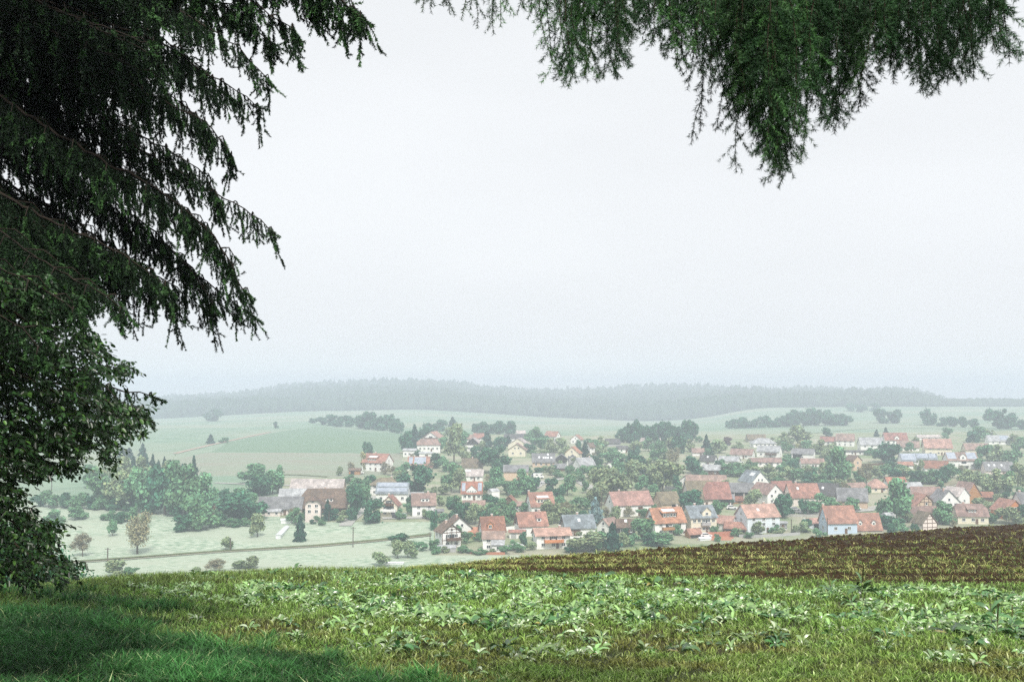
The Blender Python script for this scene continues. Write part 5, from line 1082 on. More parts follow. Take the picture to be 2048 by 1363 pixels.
hang_group(clus(1945, 163, 16, 7, seed=26) + clus(1996, 125, 13, 9, seed=27) + clus(1960, 90, 26, 12, seed=28) + [(1990, -60, 2020, 128), (1960, -60, 2000, 110), (1940, -80, 1900, 60)], 5.0, -60, 28, sp2, b2, .08, W_([(2400, -330, 4.4), (2150, -180, 4.8), (1930, -70, 5.0)]))
hang_group([(1080 + i * 16 + rr.normal(0, 12), -140, 1090 + i * 15 + rr.normal(0, 14), rr.uniform(-10, 60)) for i in range(50)], 5.9, -60, 29, sp2, b2, .05, W_([(2300, -330, 5.4), (1700, -200, 5.8), (1080, -110, 5.9)]))
hang_group([(1420 + i * 11 + rr.normal(0, 12), -140, 1430 + i * 10 + rr.normal(0, 14), rr.uniform(20, 110)) for i in range(36)], 6.3, -60, 30, sp2, b2, .05, W_([(2300, -300, 5.8), (1700, -190, 6.2), (1400, -110, 6.3)]))

OX = [1100, 1125, 1160, 1190, 1240, 1262, 1300, 1350, 1372, 1450, 1462, 1490, 1520, 1550, 1585, 1600, 1630, 1665, 1685, 1720, 1740, 1800, 1860, 1890, 1905, 1950, 1972, 2020, 2035]
OY = [110, 170, 165, 168, 145, 105, 90, 140, 150, 150, 250, 240, 325, 365, 335, 258, 232, 262, 185, 220, 150, 150, 190, 185, 120, 160, 90, 120, 20]
for q in range(3):
    r_ = np.random.RandomState(300 + q); tt = []
    for i in range(30):
        u_ = r_.uniform(1100, 1990); yt = np.interp(u_, OX, OY) - r_.uniform(0, 55) * (r_.rand() < .7) - r_.uniform(0, 14)
        if 1265 < u_ < 1365 and r_.rand() < .4: continue
        tt.append((u_ + r_.normal(0, 22), -80, u_, yt))
    hang_group(tt, 5.2 + .25 * q, -60, 400 + q, sp2, b2, .16 if q % 2 else .3, W_([(2400, -330, 5.0), (1800, -210, 5.2 + .25 * q), (1200, -130, 5.4 + .25 * q)]))

# beech on the left, below the spruce
b3 = np.array((-6.4, 8.4, float(zg(-6.4, 8.4)))); be = empty('beech_tree', tuple(b3)); tag(be, 'beech with glossy small leaves hanging low on the left, above the grass', 'beech')
r = np.random.RandomState(31)
BP = [(-120, 545), (100, 555), (150, 620), (185, 668), (225, 715), (243, 748), (215, 778), (262, 800), (285, 838), (285, 868), (228, 912), (205, 918), (160, 905), (128, 948), (98, 940), (50, 962), (62, 1010), (52, 1040), (100, 1056), (104, 1085), (136, 1108), (132, 1142), (92, 1172), (40, 1160), (-120, 1200)]
twigs = []; limb = []
tp = np.array([(0, 0, -.3), (.05, 0, 1.2), (-.05, .05, 2.6), (0, 0, 4.6)]); limb_t = [(tp, [.13, .11, .08, .03])]
V_, Q_ = tubes(limb_t, 10); link('trunk', fast_mesh('trunk', V_, Q_, [M['bark']], smooth=True), be)
for (y0, u1, y1, Yb) in [(560, 170, 640, 9.6), (600, 235, 742, 9.3), (680, 270, 830, 9.6), (740, 285, 865, 9.0), (800, 215, 912, 9.5), (860, 120, 945, 9.1), (900, 60, 960, 8.8), (960, 60, 1040, 8.9), (1000, 130, 1112, 9.0), (1050, 128, 1140, 8.6), (1080, 60, 1165, 8.7), (640, 140, 760, 8.7), (700, 180, 850, 8.8), (560, 80, 600, 8.6)]:
    c = W3(-240, y0 - 60, 8.6) - b3; m_ = W3((-240 + u1) * .5, (y0 + y1) * .5 - 60, (8.6 + Yb) / 2) - b3; e = W3(u1 - 8, y1 - 8, Yb) - b3
    P, _ = polyline([c, m_, e], 14); P += r.randn(14, 3) * .02; limb.append((P, np.linspace(.022, .003, 14)))
    for i in range(3, 14):
        for _ in range(3):
            d = (e - c); d /= np.linalg.norm(d); d = d + r.randn(3) * .45; d[2] -= .25; d /= np.linalg.norm(d); twigs.append(np.r_[P[i], P[i] + d * r.uniform(.12, .34) * (1.1 - i / 16)])
cnt = 0
while cnt < 4300:
    u, y = r.uniform(-120, 290), r.uniform(545, 1190)
    if not inside(BP, np.array([u + 26 * math.sin(y / 17 + 1.3 * math.sin(u / 23)) + r.normal(0, 9)]), np.array([y + 10 * math.sin(u / 13)]))[0]: continue
    if math.sin(u / 21 + y / 33) * math.sin(y / 19 - u / 47) > .62 and r.rand() < .75: continue
    Yv = r.uniform(8.2, 10.2); c = W3(u - 14, y - 8, Yv) - b3; d = np.array((.75, r.normal(0, .5), -.42)) + r.randn(3) * .28; d /= np.linalg.norm(d)
    twigs.append(np.r_[c, c + d * r.uniform(.08, .2)]); cnt += 1
S = np.array(twigs); S = S[(S[:, 2] > -.1)]
a = S[:, :3]; bb = S[:, 3:]; n = len(S); per = 7; L = np.linalg.norm(bb - a, axis=1)
idx = np.repeat(np.arange(n), per); t = np.tile((np.arange(per) + .5) / per, n)[:, None]; side = np.tile([1, -1] * per, n)[:len(idx)]
side = np.tile(np.array([1 if i % 2 else -1 for i in range(per)]), n)
ax = (bb - a)[idx] / L[idx][:, None]; up = np.array((0, -.25, 1.0)) + .45 * r.randn(len(idx), 3); lat_ = np.cross(ax, up); lat_ /= np.linalg.norm(lat_, axis=1, keepdims=True)
d = lat_ * side[:, None] * .8 + ax * .65 + np.array((0, 0, -.35)); d /= np.linalg.norm(d, axis=1, keepdims=True)
nrm = up - (up * d).sum(1, keepdims=True) * d; nrm /= np.linalg.norm(nrm, axis=1, keepdims=True); w2 = np.cross(nrm, d)
ll = (r.uniform(.032, .062, len(idx)))[:, None]; p = a[idx] + (bb - a)[idx] * t
def lp(f, g, h): return p + d * ll * f + w2 * ll * g + nrm * ll * h
V8 = np.stack([lp(0, 0, 0), lp(.3, .24, .07), lp(.72, .2, .05), lp(1, 0, -.06), lp(.72, -.2, .05), lp(.3, -.24, .07)], 1).reshape(-1, 3)
k0 = np.arange(len(idx))[:, None] * 6; F4 = np.concatenate([k0 + np.array([[0, 1, 2, 3]]), k0 + np.array([[0, 3, 4, 5]])])
tone = np.array((.026, .070, .020)) * (1 + .45 * r.randn(len(idx), 1)).clip(.3, 2.4); yl = r.rand(len(idx)) < .14; tone[yl] *= np.array((2.2, 1.9, 1.2))
V_, Q_ = tubes(limb, 5); bo = link('branch', fast_mesh('branch', V_, Q_, [M['bark']], smooth=True), be)
sd = np.cross(bb - a, r.randn(n, 3)); sd /= np.linalg.norm(sd, axis=1, keepdims=True)
tw = np.stack([a - sd * .002, a + sd * .002, bb + sd * .001, bb - sd * .001], 1).reshape(-1, 3)
Vall = np.concatenate([V8, tw]); Fall = np.concatenate([F4, np.arange(len(tw)).reshape(-1, 4) + len(V8)]); Call = np.concatenate([np.repeat(tone, 6, 0), np.tile((.04, .03, .02), (len(tw), 1))])
link('leaves', fast_mesh('leaves', Vall, Fall, [M['beechleaf']], col=Call), be)
# dark bushes down the slope behind the beech
def fine_crown(seed, n=16000):
    q = np.random.RandomState(seed); nl = 22; cs = np.column_stack([q.uniform(-.33, .33, nl), q.uniform(-.33, .33, nl), q.uniform(.1, .86, nl)]); cs[:, :2] *= (1.1 - cs[:, 2:3] * .6); rs_ = q.uniform(.12, .2, nl)
    w_ = q.randint(0, nl, n); dn = q.randn(n, 3); dn /= np.linalg.norm(dn, axis=1, keepdims=True); C = cs[w_] + dn * (q.rand(n) ** .3 * rs_[w_] * (1 + .2 * q.randn(n)))[:, None]; C[:, 2] = np.clip(C[:, 2], 0, 1.05)
    nrm = dn + .9 * q.randn(n, 3); nrm /= np.linalg.norm(nrm, axis=1, keepdims=True); t = np.cross(nrm, q.randn(n, 3)); t /= np.linalg.norm(t, axis=1, keepdims=True); b = np.cross(nrm, t); s_ = (.007 + .008 * q.rand(n))[:, None, None]
    k = np.array([(-1, -.5), (.9, -.7), (1, .5), (-.5, .8)]); Vq = C[:, None, :] + s_ * (k[None, :, :1] * t[:, None, :] + k[None, :, 1:] * b[:, None, :]); tone = np.repeat(np.clip(1 + .3 * q.randn(n), .4, 1.8)[:, None], 4, 1).reshape(-1, 1)
    return fast_mesh('crown', Vq.reshape(-1, 3), np.arange(n * 4).reshape(-1, 4), [TM['m']], col=tone * np.ones((1, 3)))
FC = [fine_crown(1), fine_crown(2)]
for (u, yt, Yd, wm, kd) in [(95, 1040, 62, 5.2, 'd'), (128, 1098, 58, 2.8, 'd'), (30, 1000, 70, 6.0, 'd'), (145, 1122, 52, 1.9, 'm')]:
    x = (u - 1024) / F * Yd; zb = float(zg(x, Yd)); ht = world_at(u, yt, Yd)[2] - zb
    root = empty('hazel_bush', (x, Yd, zb)); tag(root, {95: 'tall blue-green bush tree just below the field edge behind the beech', 128: 'lower dark bush at the foot of the tall one behind the beech', 30: 'dark bush tree mostly hidden behind the hanging beech leaves', 145: 'small bush at the meadow side of the dark bushes behind the beech'}[u], 'bush')
    c = link('crown', FC[0], root); c.material_slots[0].link = 'OBJECT'; c.material_slots[0].material = TM[kd]; c.scale = (wm * 1.3, wm * 1.3, ht * .8); c.location = (0, 0, ht * .2)
    c2 = link('crown', FC[1], root); c2.material_slots[0].link = 'OBJECT'; c2.material_slots[0].material = TM[kd]; c2.scale = (wm * 1.5, wm * 1.2, ht * .75); c2.location = (.2 * wm, 0, -.1); c2.rotation_euler = (0, 0, 2)
    t_ = link('trunk', TRK[0], root); t_.scale = (ht * .7, ht * .7, ht)
# ------------------------------------------------------------------ grass, dock plants, ploughed soil
M['blade'] = tone_mat('grass_blades', .5, .3, transl=.25)
def blades(name, x, y, h, wd, tone, r, lean=.45, label=None, cat=None, lift=0.0):
    n = len(x); z = zg(x, y) + lift; a = r.rand(n) * 6.283; fx, fy = np.cos(a), np.sin(a); b = r.rand(n) * 6.283; l = h * lean * (.3 + r.rand(n))
    p0 = np.column_stack([x, y, z - .01]); s = np.column_stack([fx, fy, 0 * x]) * (wd / 2)[:, None]
    m = p0 + np.column_stack([np.cos(b) * l * .3, np.sin(b) * l * .3, h * .6]); t = p0 + np.column_stack([np.cos(b) * l, np.sin(b) * l, h * (.97 - .25 * r.rand(n))])
    V = np.stack([p0 - s, p0 + s, m + s * .8, m - s * .8, t], 1).reshape(-1, 3); k = np.arange(n)[:, None] * 5
    Fc = np.concatenate([k + np.array([[0, 1, 2]]), k + np.array([[0, 2, 3]]), k + np.array([[3, 2, 4]])])
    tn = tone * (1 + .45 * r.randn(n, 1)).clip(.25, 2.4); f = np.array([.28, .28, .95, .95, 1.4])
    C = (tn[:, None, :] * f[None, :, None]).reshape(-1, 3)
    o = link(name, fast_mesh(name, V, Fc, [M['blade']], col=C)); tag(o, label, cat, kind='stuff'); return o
r = np.random.RandomState(77)
def sample(n, u0, u1, y0, y1, pw=1.0):
    """random ground points of the near field, evenly spread over the picture rows they cover"""
    u = r.uniform(u0, u1, n); a = np.interp(u, UC, YC); s = s_of_y(np.maximum(r.uniform(y0, y1, n), a)); Y = 1.6 / (s - A); return (u - 1024) / F * Y * 1.0, Y, u
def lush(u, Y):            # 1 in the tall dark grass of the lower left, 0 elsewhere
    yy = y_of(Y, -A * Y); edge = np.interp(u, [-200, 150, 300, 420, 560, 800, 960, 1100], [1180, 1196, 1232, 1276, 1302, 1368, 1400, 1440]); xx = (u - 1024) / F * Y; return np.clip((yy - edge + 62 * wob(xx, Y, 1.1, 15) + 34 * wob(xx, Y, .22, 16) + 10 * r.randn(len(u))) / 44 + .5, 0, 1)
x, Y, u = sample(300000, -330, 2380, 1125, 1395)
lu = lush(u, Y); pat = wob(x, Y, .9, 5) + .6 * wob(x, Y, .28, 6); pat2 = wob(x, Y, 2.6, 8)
yy = y_of(Y, -A * Y)
soil = (u > 815) & (yy < PLO(u) + 2)
brown = np.clip(((yy - np.interp(u, [0, 600, 1300, 2048], [1180, 1225, 1235, 1275])) / 40), 0, 1) * (1 - lu) * np.clip(.55 + 1.0 * pat, 0, 1)
brown = np.maximum(brown, np.clip(pat2 * 1.3 - .35, 0, .7) * (1 - lu))
g_mid = np.array((.235, .40, .085)); g_br = np.array((.25, .27, .07)); g_lu_shade = np.array((.044, .15, .038)); g_pale = np.array((.62, .68, .36))  # lower-left grass: deep green, darkened further to paint its shade
tone = g_mid[None] * (1 - brown[:, None]) + g_br[None] * brown[:, None]; tone = tone * (1 - lu[:, None]) + g_lu_shade[None] * lu[:, None] * (1 + .9 * pat[:, None]).clip(.35, 1.9)
pale = (r.rand(len(u)) < .13 - .09 * lu)[:, None]; tone = np.where(pale, tone * .4 + g_pale * .6, tone)
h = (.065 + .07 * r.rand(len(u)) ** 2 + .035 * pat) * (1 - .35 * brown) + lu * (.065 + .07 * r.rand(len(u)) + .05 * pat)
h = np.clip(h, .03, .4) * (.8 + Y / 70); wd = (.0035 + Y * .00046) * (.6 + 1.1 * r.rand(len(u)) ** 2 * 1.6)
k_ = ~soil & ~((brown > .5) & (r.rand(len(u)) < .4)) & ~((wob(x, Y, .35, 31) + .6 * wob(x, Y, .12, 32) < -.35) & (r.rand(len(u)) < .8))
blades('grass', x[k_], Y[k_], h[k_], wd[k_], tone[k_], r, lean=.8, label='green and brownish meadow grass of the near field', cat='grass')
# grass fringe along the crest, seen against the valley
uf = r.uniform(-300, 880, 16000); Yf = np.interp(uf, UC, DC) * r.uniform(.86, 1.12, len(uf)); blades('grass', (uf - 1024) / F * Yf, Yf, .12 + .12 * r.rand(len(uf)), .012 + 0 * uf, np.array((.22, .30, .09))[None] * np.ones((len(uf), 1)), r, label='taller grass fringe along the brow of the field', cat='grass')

# dock plants: rosettes of long arching leaves
M['dock'] = tone_mat('dock_leaves', .28, 1.0, transl=.15, rnd=.28)
def dock_mesh(seed, nleaf, size, stalk=False, dark=False):
    r_ = np.random.RandomState(seed); V = []; Fq = []; C = []; n0 = 0
    for i in range(nleaf):
        a = r_.rand() * 6.283; L = size * r_.uniform(.6, 1.1); w_ = L * r_.uniform(.085, .135); el = r_.uniform(.3, 1.35); S = 7
        P = []; p = np.array((0, 0, .0)); ang = el; z0 = r_.uniform(0, size * .9) if stalk else 0; p = np.array((0, 0, z0)); droop = r_.uniform(.9, 2.2)
        d2 = np.array((math.cos(a), math.sin(a)))
        for s in range(S):
            P.append(p.copy()); st = L / (S - 1); p = p + np.array((d2[0] * math.cos(ang) * st, d2[1] * math.cos(ang) * st, math.sin(ang) * st)); ang -= droop / (S - 1)
        P = np.array(P); sd = np.array((-d2[1], d2[0], 0)); prof = np.array([.10, .22, .75, 1.0, .95, .6, .04]) * w_; tw = r_.normal(0, .5)
        up = np.array((0, 0, 1.0)); off = sd * math.cos(tw) + up * math.sin(tw); wav = .18 * np.sin(np.arange(S) * 2.1 + r_.rand() * 6) * w_
        Lf = P + off * prof[:, None] + up * (abs(prof) * .25 + wav)[:, None]; Rt = P - off * prof[:, None] + up * (abs(prof) * .25 - wav)[:, None]
        V += [Lf, P, Rt]; ii = np.arange(S - 1)
        Fq += [np.column_stack([ii, ii + S, ii + S + 1, ii + 1]) + n0, np.column_stack([ii + S, ii + 2 * S, ii + 2 * S + 1, ii + S + 1]) + n0]; n0 += 3 * S
        base = np.array((.07, .17, .05)) if dark else np.array((.24, .39, .13)); tn = base * r_.uniform(.45, 1.5)
        if r_.rand() < .22 and not dark: tn = np.array((.54, .64, .42)) * r_.uniform(.8, 1.2)  # share of pale leaves painted to imitate glints of reflected sky
        if r_.rand() < .02: tn = np.array((.35, .30, .10))
        c = np.tile(tn, (3 * S, 1)); c[S:2 * S] *= 1.25; c[[0, S, 2 * S]] = (.16, .08, .05); C.append(c)
    if stalk:
        Vt, Qt = tubes([(np.array([(0, 0, 0), (.01, 0, size * .6), (0, .01, size * 1.7)]), [.004, .0035, .002])], 4); V.append(Vt); Fq.append(Qt + n0); C.append(np.tile((.14, .10, .05), (len(Vt), 1))); n0 += len(Vt)
        for z in np.linspace(size * .9, size * 1.65, 9):
            q = np.array([(-.012, 0, z), (.012, .004, z), (.01, -.004, z + .03), (-.01, 0, z + .03)]); V.append(q); Fq.append(np.array([[0, 1, 2, 3]]) + n0); C.append(np.tile((.16, .14, .06), (4, 1))); n0 += 4
    return fast_mesh('dock_plant', np.concatenate(V), np.concatenate(Fq), [M['dock']], col=np.concatenate(C), smooth=True)
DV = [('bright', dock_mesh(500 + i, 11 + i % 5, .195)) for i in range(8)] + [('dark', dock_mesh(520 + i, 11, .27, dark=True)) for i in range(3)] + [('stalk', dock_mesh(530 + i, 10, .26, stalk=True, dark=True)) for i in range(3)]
LAB = {'bright': ('low dock plant with pale arching leaves in the field grass', 'pale low dock plants in the field'), 'dark': ('dark green bushy dock plant standing in the field grass', 'dark bushy dock plants in the field'), 'stalk': ('dock plant sending up a dark leafy stalk above the grass', 'stalked dock plants in the field')}
def dock(x, y, kind=None, sc=1.0, label=None):
    c = [d for d in DV if (kind is None and d[0] == 'bright') or d[0] == kind]; d = c[r.randint(len(c))]
    o = link('dock_plant', d[1]); o.location = (x, y, float(zg(x, y)) + .015); o.rotation_euler = (r.normal(0, .1), r.normal(0, .1), r.rand() * 6.283); o.scale = (sc, sc, sc * r.uniform(.8, 1.15))
    tag(o, label or LAB[d[0]][0], 'dock plant', LAB[d[0]][1]); return o
def nearxy(u, y): p = near_at(u, y); return p[0], p[1]
for (u, y, kd, sc, lb) in [(395, 1243, 'bright', 1.0, 'single dock plant with one pale flat leaf in the short grass near the lush patch'), (1722, 1205, 'stalk', 1.35, 'tallest stalked dock plant, in the grass below the ploughed field'), (1665, 1195, 'stalk', 1.0, 'stalked dock plant just beside the tallest one'),
                        (1985, 1262, 'stalk', 1.2, 'stalked dock plant near the large glossy rosette'), (1900, 1272, 'dark', 1.3, 'large glossy dock rosette with wide white-shining leaves'), (985, 1160, 'dark', 1.6, 'largest dark dock clump in the middle of the field brow'), (935, 1158, 'dark', 1.5, 'dark dock clump beside the largest one on the brow'),
                        (590, 1145, 'dark', 1.4, 'lone dark dock clump on the brow above the meadow'), (1205, 1158, 'dark', 1.5, 'dark dock clump just below the start of the ploughed soil'), (1305, 1175, 'dark', 1.7, 'tall dark dock clump between two pale leaf patches'), (1550, 1265, 'bright', 1.2, 'dock plant with an upright pale leaf in the open grass'),
                        (950, 1350, 'bright', 1.3, 'dock leaf pushing up at the very bottom of the picture'), (20, 1325, 'bright', 1.1, 'pale leaved plant in the dark grass of the near corner'), (540, 1335, 'bright', .9, 'little dock plant with yellowish leaves between lush and short grass')]:
    x, y_ = nearxy(u, y); dock(x, y_, kd, sc, lb)
# the leafy patches: many rosettes
def dens(u, y):
    d = 0.0
    band0 = np.interp(u, [150, 350, 600, 1000, 1400, 1700, 2048], [1150, 1140, 1146, 1150, 1165, 1180, 1185]); band1 = np.interp(u, [150, 350, 550, 700, 1000, 1250, 1400, 1700, 2048], [1160, 1195, 1215, 1240, 1262, 1250, 1245, 1240, 1300])
    if band0 < y < band1: d = 1.0 if u > 500 else .6
    elif y >= band1 and y < band1 + 60 and u > 500: d = .12
    if 1500 < u < 1650: d *= .5
    d *= float(np.clip(.50 + 2.4 * wob(np.array(u / 60.), np.array(y / 14.), 1.0, 51), .04, 1))
    return d
pts = []; 
while len(pts) < 2300:
    u, y = r.uniform(150, 2090), r.uniform(1138, 1345)
    if r.rand() > dens(u, y): continue
    s_ = float(s_of_y(y)); Yd = 1.6 / (s_ - A); pts.append(((u - 1024) / F * Yd, Yd, u, y))
pts.sort(key=lambda p: p[1])
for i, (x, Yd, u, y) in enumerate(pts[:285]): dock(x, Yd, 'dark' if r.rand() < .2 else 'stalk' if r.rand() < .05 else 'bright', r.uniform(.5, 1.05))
VV = []; FF = []; CC = []; n0 = 0
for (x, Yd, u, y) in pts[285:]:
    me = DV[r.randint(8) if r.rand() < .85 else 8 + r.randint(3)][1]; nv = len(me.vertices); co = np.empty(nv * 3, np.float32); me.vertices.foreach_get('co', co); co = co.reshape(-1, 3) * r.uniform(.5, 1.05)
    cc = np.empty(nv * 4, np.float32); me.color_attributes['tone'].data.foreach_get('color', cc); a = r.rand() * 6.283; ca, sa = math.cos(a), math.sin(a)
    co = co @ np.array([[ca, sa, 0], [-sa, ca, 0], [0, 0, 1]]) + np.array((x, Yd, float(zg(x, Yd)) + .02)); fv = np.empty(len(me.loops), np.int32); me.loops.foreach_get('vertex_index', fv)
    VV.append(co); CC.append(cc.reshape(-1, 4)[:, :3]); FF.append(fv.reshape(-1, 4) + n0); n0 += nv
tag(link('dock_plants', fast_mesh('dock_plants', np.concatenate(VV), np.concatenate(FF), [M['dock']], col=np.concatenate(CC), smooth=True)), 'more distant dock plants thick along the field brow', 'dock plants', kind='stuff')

# ploughed field: clods and yellowish seedlings in rows
def soil_pts(n, rows):
    u = r.uniform(815, 2300, n); a = np.interp(u, UC, YC); b = PLO(u); t = r.rand(n) ** (.9)
    y = a + (b - a) * t; s = s_of_y(y); Y = 1.6 / (s - A); Y = np.minimum(Y, np.interp(u, UC, DC) * 1.12)
    if rows:
        q = np.log(Y) * 16; q0 = np.round(q); near_ = Y < 45; k = r.rand(n) < np.where(near_, .62, .25); q = np.where(k, q0 + r.normal(0, .13, n), q); Y = np.exp(q / 16)
    return (u - 1024) / F * Y, Y, u
x, Y, u = soil_pts(26000, False); n = len(x); K = 6
sc = (.02 + .05 * r.rand(n) ** 2) * (.7 + Y / 55)
dirs = np.array([(1, 0, 0), (-1, 0, 0), (0, 1, 0), (0, -1, 0), (0, 0, 1), (0, 0, -.6)]); vv = dirs[None] * sc[:, None, None] * (1 + .45 * r.randn(n, 6, 1)).clip(.4, 1.9) * np.array((1.3, 1.3, .7)) + np.column_stack([x, Y, zg(x, Y) + sc * .1])[:, None, :]
oct_ = np.array([(0, 2, 4), (2, 1, 4), (1, 3, 4), (3, 0, 4), (2, 0, 5), (1, 2, 5), (3, 1, 5), (0, 3, 5)]); Fo = (oct_[None] + (np.arange(n) * 6)[:, None, None]).reshape(-1, 3)
tag(link('soil_clods', fast_mesh('soil_clods', vv.reshape(-1, 3), Fo, [M['soil']])), 'dark brown clods of freshly worked soil', 'soil clods', kind='stuff')
def soil_tufts(n):
    x, Y, u = soil_pts(n, False); row = Y < 36; q = np.log(Y) * 12; q0 = np.round(q); k = row & (r.rand(n) < .9); Y2 = np.where(k, np.exp((q0 + r.normal(0, .10, n)) / 12), Y); x = x * Y2 / Y; Y = Y2
    P2 = .7 * wob(x, Y, 5.0, 21) + .8 * wob(x, Y, .8, 22); keep = (P2 > .02 - .9 * (r.rand(n) - .5)) | (r.rand(n) < .12); keep = np.where(row, (k & (r.rand(n) < .97)) | (r.rand(n) < .03), keep); x, Y = x[keep], Y[keep]; n = len(x)
    m = r.randint(3, 8, n); idx = np.repeat(np.arange(n), m); sp = (.02 + .03 * r.rand(n) + Y * .0008)[idx]; X = x[idx] + sp * r.randn(len(idx)); YY_ = Y[idx] + sp * r.randn(len(idx))
    c0 = np.array((.30, .39, .08)) * (1 - r.rand(n, 1)) + np.array((.50, .46, .21)) * r.rand(n, 1); c0 = np.where(r.rand(n, 1) < .3, np.array((.16, .26, .06)), c0)
    return X, YY_, (.04 + .13 * r.rand(n) ** 1.5)[idx] * (.8 + YY_ / 75), (.0065 + YY_ * .00034), c0[idx]
x, Y, h_, w_, tone = soil_tufts(7800)
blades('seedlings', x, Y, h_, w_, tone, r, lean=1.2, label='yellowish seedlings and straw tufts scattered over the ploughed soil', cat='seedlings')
# ------------------------------------------------------------------ cars, poles and garden things in the valley
M['tyre'] = noise_mat('tyre_rubber', (.02, .02, .02), (.03, .03, .03), 5)
def car_parts(van=False):
    L, W, Hh = (5.6, 2.1, 2.5) if van else (4.3, 1.75, 1.45); b = MB()
    if van: prof = [(-L/2, .35), (L/2, .35), (L/2, 1.0), (L/2 - .9, 1.35), (L/2 - 1.3, 2.1), (L/2 - .6, 2.5), (-L/2, 2.5)]
    else: prof = [(-L/2, .3), (L/2, .3), (L/2, .72), (L/2 - .95, .88), (L/2 - 1.65, Hh), (-L/2 + .75, Hh), (-L/2 + .1, .95), (-L/2, .8)]
    b.prism(prof, -W/2, W/2); body = b.mesh('body', [M['paintw']]); g = MB()
    if van: g.box(-1.6, -.4, -W/2 - .012, W/2 + .012, 1.5, 2.0); g.box(L/2 - 1.75, L/2 - 1.2, -W/2 - .012, W/2 + .012, 1.3, 1.95)
    else: g.prism([(-L/2 + .5, .95), (L/2 - 1.25, .95), (L/2 - 1.72, Hh - .1), (-L/2 + .85, Hh - .1)], -W/2 - .012, W/2 + .012)
    glass = g.mesh('side_window', [M['glass']]); wb = MB(); n = 12
    wb.prism([(.33 * math.cos(6.283 * i / n), .33 * math.sin(6.283 * i / n)) for i in range(n)], -.1, .1); wh = wb.mesh('wheel', [M['tyre']])
    return body, glass, wh, L, W
CARM = {0: car_parts(False), 1: car_parts(True)}
PAINT = {k: new_mat('car_paint_' + k, .3, .5)[0] for k in ('silver', 'black', 'red', 'blue', 'white')}
for k, c in {'silver': (.5, .5, .52), 'black': (.03, .03, .035), 'red': (.4, .04, .03), 'blue': (.05, .1, .3), 'white': (.78, .78, .78)}.items(): PAINT[k].node_tree.nodes['Principled BSDF'].inputs['Base Color'].default_value = (*c, 1)
def car(u, y, deg, col, label, van=0):
    P = ground_at(u, y); root = empty('camper_van' if van else 'parked_car', (P[0], P[1], P[2] + .25), R(deg)); body, glass, wh, L, W = CARM[van]
    o = link('body', body, root); o.material_slots[0].link = 'OBJECT'; o.material_slots[0].material = PAINT[col]; link('side_window', glass, root)
    for sx in (-1, 1):
        for sy in (-1, 1): w_ = link('wheel', wh, root); w_.location = (sx * L * .3, sy * (W/2 - .08), .33)
    tag(root, label, 'camper van' if van else 'car', 'vehicles parked in the village')
for a in [(791, 1035, 80, 'black', 'black car parked before the cream house with two balconies'), (808, 1035, 80, 'silver', 'silver car parked beside the black one on the yard lane'), (862, 1035, 10, 'black', 'dark car parked before the brown-grey-roofed white house'),
          (1066, 957, 20, 'blue', 'blue car beside the white camper on the middle slope'), (1078, 968, 0, 'silver', 'silver car just below the white camper'), (1463, 1018, 0, 'white', 'white car on the street before the open-bay barn'), (1590, 1022, 5, 'silver', 'silver car on the lower street near the wide bright red roof'),
          (1712, 1020, -20, 'white', 'white car on the bend beside the weathered grey barn'), (1480, 926, 10, 'white', 'white car among the misty bungalows'), (1702, 966, 20, 'red', 'red car below the tall tan house'), (1035, 1095, 10, 'white', 'white car in the yard beside the pink-roofed house'), (1022, 1100, 40, 'silver', 'silver car in the yard at the edge of the ploughed field'),
          (1412, 1075, 5, 'white', 'white car under the bank beside the small red carport'), (1970, 1028, 10, 'silver', 'silver car near the brown-red half-hipped house'), (720, 948, 0, 'white', 'white car in front of the brown shed at the lane end')]: car(*a)
car(1077, 957, 5, 'white', 'white camper van on the middle slope', 1); car(1613, 1052, 80, 'white', 'white van beside the low white garage', 1); car(1573, 889, 0, 'white', 'white camper van on the misty upper slope', 1)
def pole_mesh(h, arm=True):
    b = MB(); b.bar((0, 0, -.5), (0, 0, h), .13)
    if arm: b.box(-.9, .9, -.06, .06, h - .5, h - .36)
    return b.mesh('utility_pole', [M['bark']])
PM = {}
for (u, y, hp, lab) in [(103, 986, 44, 'wooden pole above the hedge at the far left'), (215, 1128, 32, 'thin wooden pole beside the feathery meadow tree'), (461, 1102, 26, 'pole beside the tiny fruit tree at the field track'), (706, 1094, 40, 'tall thin pole in the middle of the meadow'), (658, 1042, 20, 'short pole before the farm garden'),
                    (1203, 1030, 46, 'pole on the grassy orchard slope above the blue-green spruce'), (1263, 985, 22, 'pale pole between the big olive trees'), (1161, 948, 14, 'short pole below the light-grey-roofed white house'), (1383, 944, 26, 'pale pole behind the round dark tree'), (1763, 933, 16, 'pale lamp pole beside the large dark upper tree'), (1583, 1064, 26, 'pale pole next to the white balcony frame'), (1655, 1072, 36, 'pole before the pale blue house'), (1002, 1048, 34, 'thin mast behind the orange-brown roof'), (860, 1098, 34, 'pole at the meadow corner beside the white house'), (1770, 772 + 74, 22, 'misty mast among the far field trees')]:
    P = ground_at(u, y); h = hp * P[1] / F; o = link('utility_pole', pole_mesh(h, hp > 30), None); o.location = P; tag(o, lab, 'pole', 'poles in the valley')
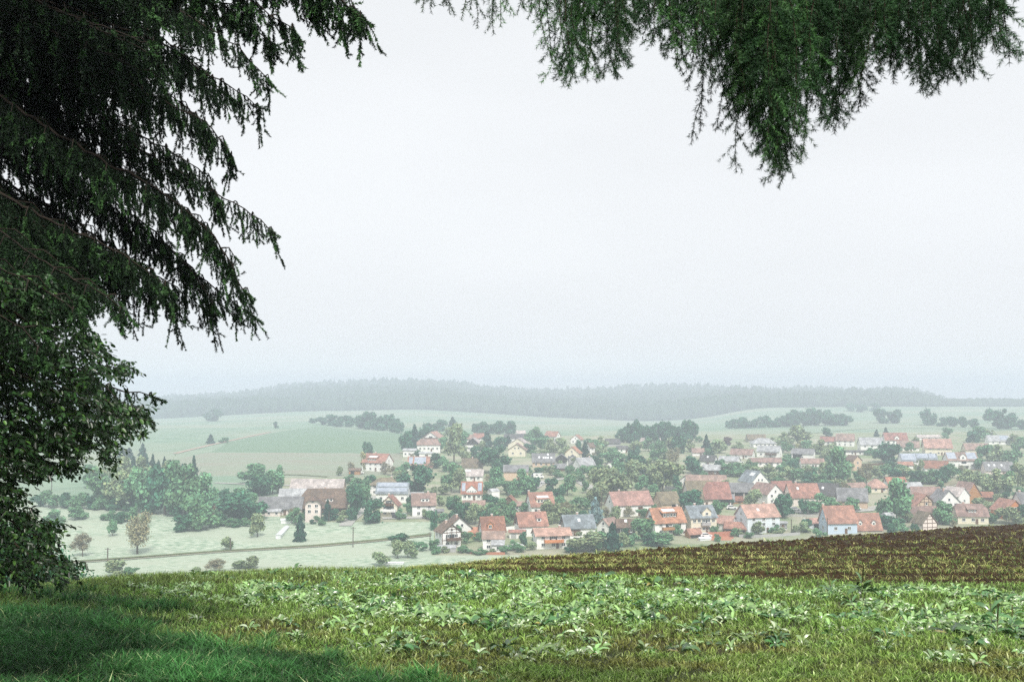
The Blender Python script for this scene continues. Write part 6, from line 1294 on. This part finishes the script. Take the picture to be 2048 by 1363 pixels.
# long low white shed and small huts in the meadow
def hut(name, u, y, L, W, Hh, rot, mat, roofm, label, cat):
    P = ground_at(u, y); root = empty(name, P, R(rot)); b = MB(); b.box(-L/2, L/2, -W/2, W/2, -.5, Hh); b.build('wall', [mat], root)
    r_ = MB(); r_.prism([(-W/2 - .2, Hh), (W/2 + .2, Hh), (0, Hh + W * .3)], -L/2 - .2, L/2 + .2); q = r_.build('roof', [roofm], root); q.rotation_euler = (0, 0, math.pi / 2); tag(root, label, cat)
hut('long_hutch', 565, 1066, 22, 1.8, .9, 95, M['sheet'], M['sheet'], 'long narrow white hutch lying in the meadow near the lone conifer', 'hutch')
hut('small_trailer', 573, 1046, 4, 2, 1.3, 0, M['paintw'], M['sheet'], 'small white trailer above the long hutch in the meadow', 'trailer')
hut('white_trough', 789, 1128, 5.5, 1.2, .5, 0, M['paintw'], M['sheet'], 'white trough on the grass beside the rounded olive bush', 'trough')
hut('garden_hut', 987, 995, 4, 4, 3, 30, WALL['white'], ROOF['light'], 'little white garden hut among trees beside the orange-gabled solar house', 'hut')
hut('wood_stack', 1178, 1004, 6, 2, 1.2, 0, WALL['oak'], WALL['oak'], 'low stack of pale wood on the orchard slope', 'wood stack')
hut('garden_hut', 893, 1103, 6, 3, 1.4, 8, WALL['grey'], ROOF['light'], 'low grey-roofed garden shelter at the foot of the balcony house', 'hut')
hut('garden_hut', 436, 1028, 6, 5, 3.2, 0, WALL['wood'], ROOF['brown'], 'dark open hut at the edge of the wood left of the stable', 'hut')
hut('boat_cover', 1409, 1080, 4.5, 1.8, .7, 20, M['sheet'], M['sheet'], 'pale covered boat shape beside the small red carport', 'covered boat')
hut('well_house', 1776, 1046, 4, 4, 3, 20, WALL['white'], ROOF['light'], 'tiny white pavilion under the chestnut tree', 'pavilion')
# garden walls and fences
def fence(name, pts, h, mat, label, th=.12, cat='fence'):
    b = MB(); W = []
    for (u0, y0), (u1, y1) in zip(pts[:-1], pts[1:]):
        a = ground_at(u0, y0); c = ground_at(u1, y1); n = max(1, int(np.linalg.norm(c - a) / 3))
        for i in range(n): W.append(a + (c - a) * i / n)
        last = c
    W.append(last); base = W[0]
    for a, c in zip(W[:-1], W[1:]):
        a = a - base; c = c - base; d = (c - a)[:2]; d = d / (np.linalg.norm(d) + 1e-9); nn = np.array((-d[1], d[0])) * th
        z0 = a[2] - .4; z1 = c[2] - .4
        v = [(a[0]-nn[0], a[1]-nn[1], z0), (c[0]-nn[0], c[1]-nn[1], z1), (c[0]+nn[0], c[1]+nn[1], z1), (a[0]+nn[0], a[1]+nn[1], z0)]; t = [(p[0], p[1], p[2] + h + .4) for p in v]
        b.poly([v[0], v[1], t[1], t[0]]); b.poly([v[2], v[3], t[3], t[2]]); b.poly(t); b.poly([v[1], v[2], t[2], t[1]]); b.poly([v[3], v[0], t[0], t[3]])
    o = b.build(name, [mat]); o.location = base; tag(o, label, cat)
fence('garden_wall', [(1400, 1074), (1430, 1073), (1462, 1071)], 1.6, WALL['brick'], 'low reddish retaining wall below the cream villa', .2, 'garden wall')
fence('garden_wall', [(1478, 1074), (1520, 1075), (1552, 1073), (1600, 1070)], 1.0, WALL['grey'], 'low grey wall along the foot of the long bluish-white house', .15, 'garden wall')
fence('garden_fence', [(1000, 1062), (1020, 1060), (1045, 1058)], 1.3, WALL['white'], 'white fence behind the red-edged garage')
fence('garden_fence', [(1330, 978), (1400, 985), (1365, 985)][:2], 1.3, WALL['grey'], 'pale fence between the olive trees and the mossy barn')
fence('garden_wall', [(940, 1107), (980, 1109), (1010, 1109)], .8, WALL['brick'], 'low reddish terrace edge before the low grey-roofed house', .2, 'garden wall')
fence('garden_wall', [(1560, 1032), (1620, 1034), (1668, 1032)], 1.0, M['lane'], 'pale kerb wall of the lower street behind the garden trees', .2, 'garden wall')
fence('garden_fence', [(1700, 932), (1760, 930), (1800, 932)], 1.2, WALL['wood'], 'brown fence below the large dark upper tree')
fence('garden_fence', [(870, 1040), (892, 1043), (908, 1048)], 1.4, WALL['wood'], 'dark fence beside the small white garage')
# small blue paddling pool
P = ground_at(961, 1106); b = MB(); n = 14
b.prism([(1.9 * math.cos(6.283 * i / n), 1.9 * math.sin(6.283 * i / n)) for i in range(n)], 0, .9); q = b.build('paddling_pool', [PAINT['blue']]); q.location = P + np.array((0, 0, .9)); q.rotation_euler = (-math.pi / 2, 0, 0); q.location = P
tag(q, 'small blue round pool in the garden before the low grey-roofed house', 'pool')
# ------------------------------------------------------------------ the misty air
def haze(density):
    m = bpy.data.materials.new('mist'); m.use_nodes = True; t = m.node_tree; t.nodes.clear()
    pv = t.nodes.new('ShaderNodeVolumePrincipled'); o = t.nodes.new('ShaderNodeOutputMaterial')
    pv.inputs['Color'].default_value = (.775, .85, .975, 1); pv.inputs['Density'].default_value = density; pv.inputs['Anisotropy'].default_value = 0.0
    t.links.new(pv.outputs[0], o.inputs['Volume'])
    b = MB(); b.box(-5900, 5900, -60, 4430, -200, 48); o = b.build('haze', [m]); tag(o, kind='stuff')
haze(0.00058)
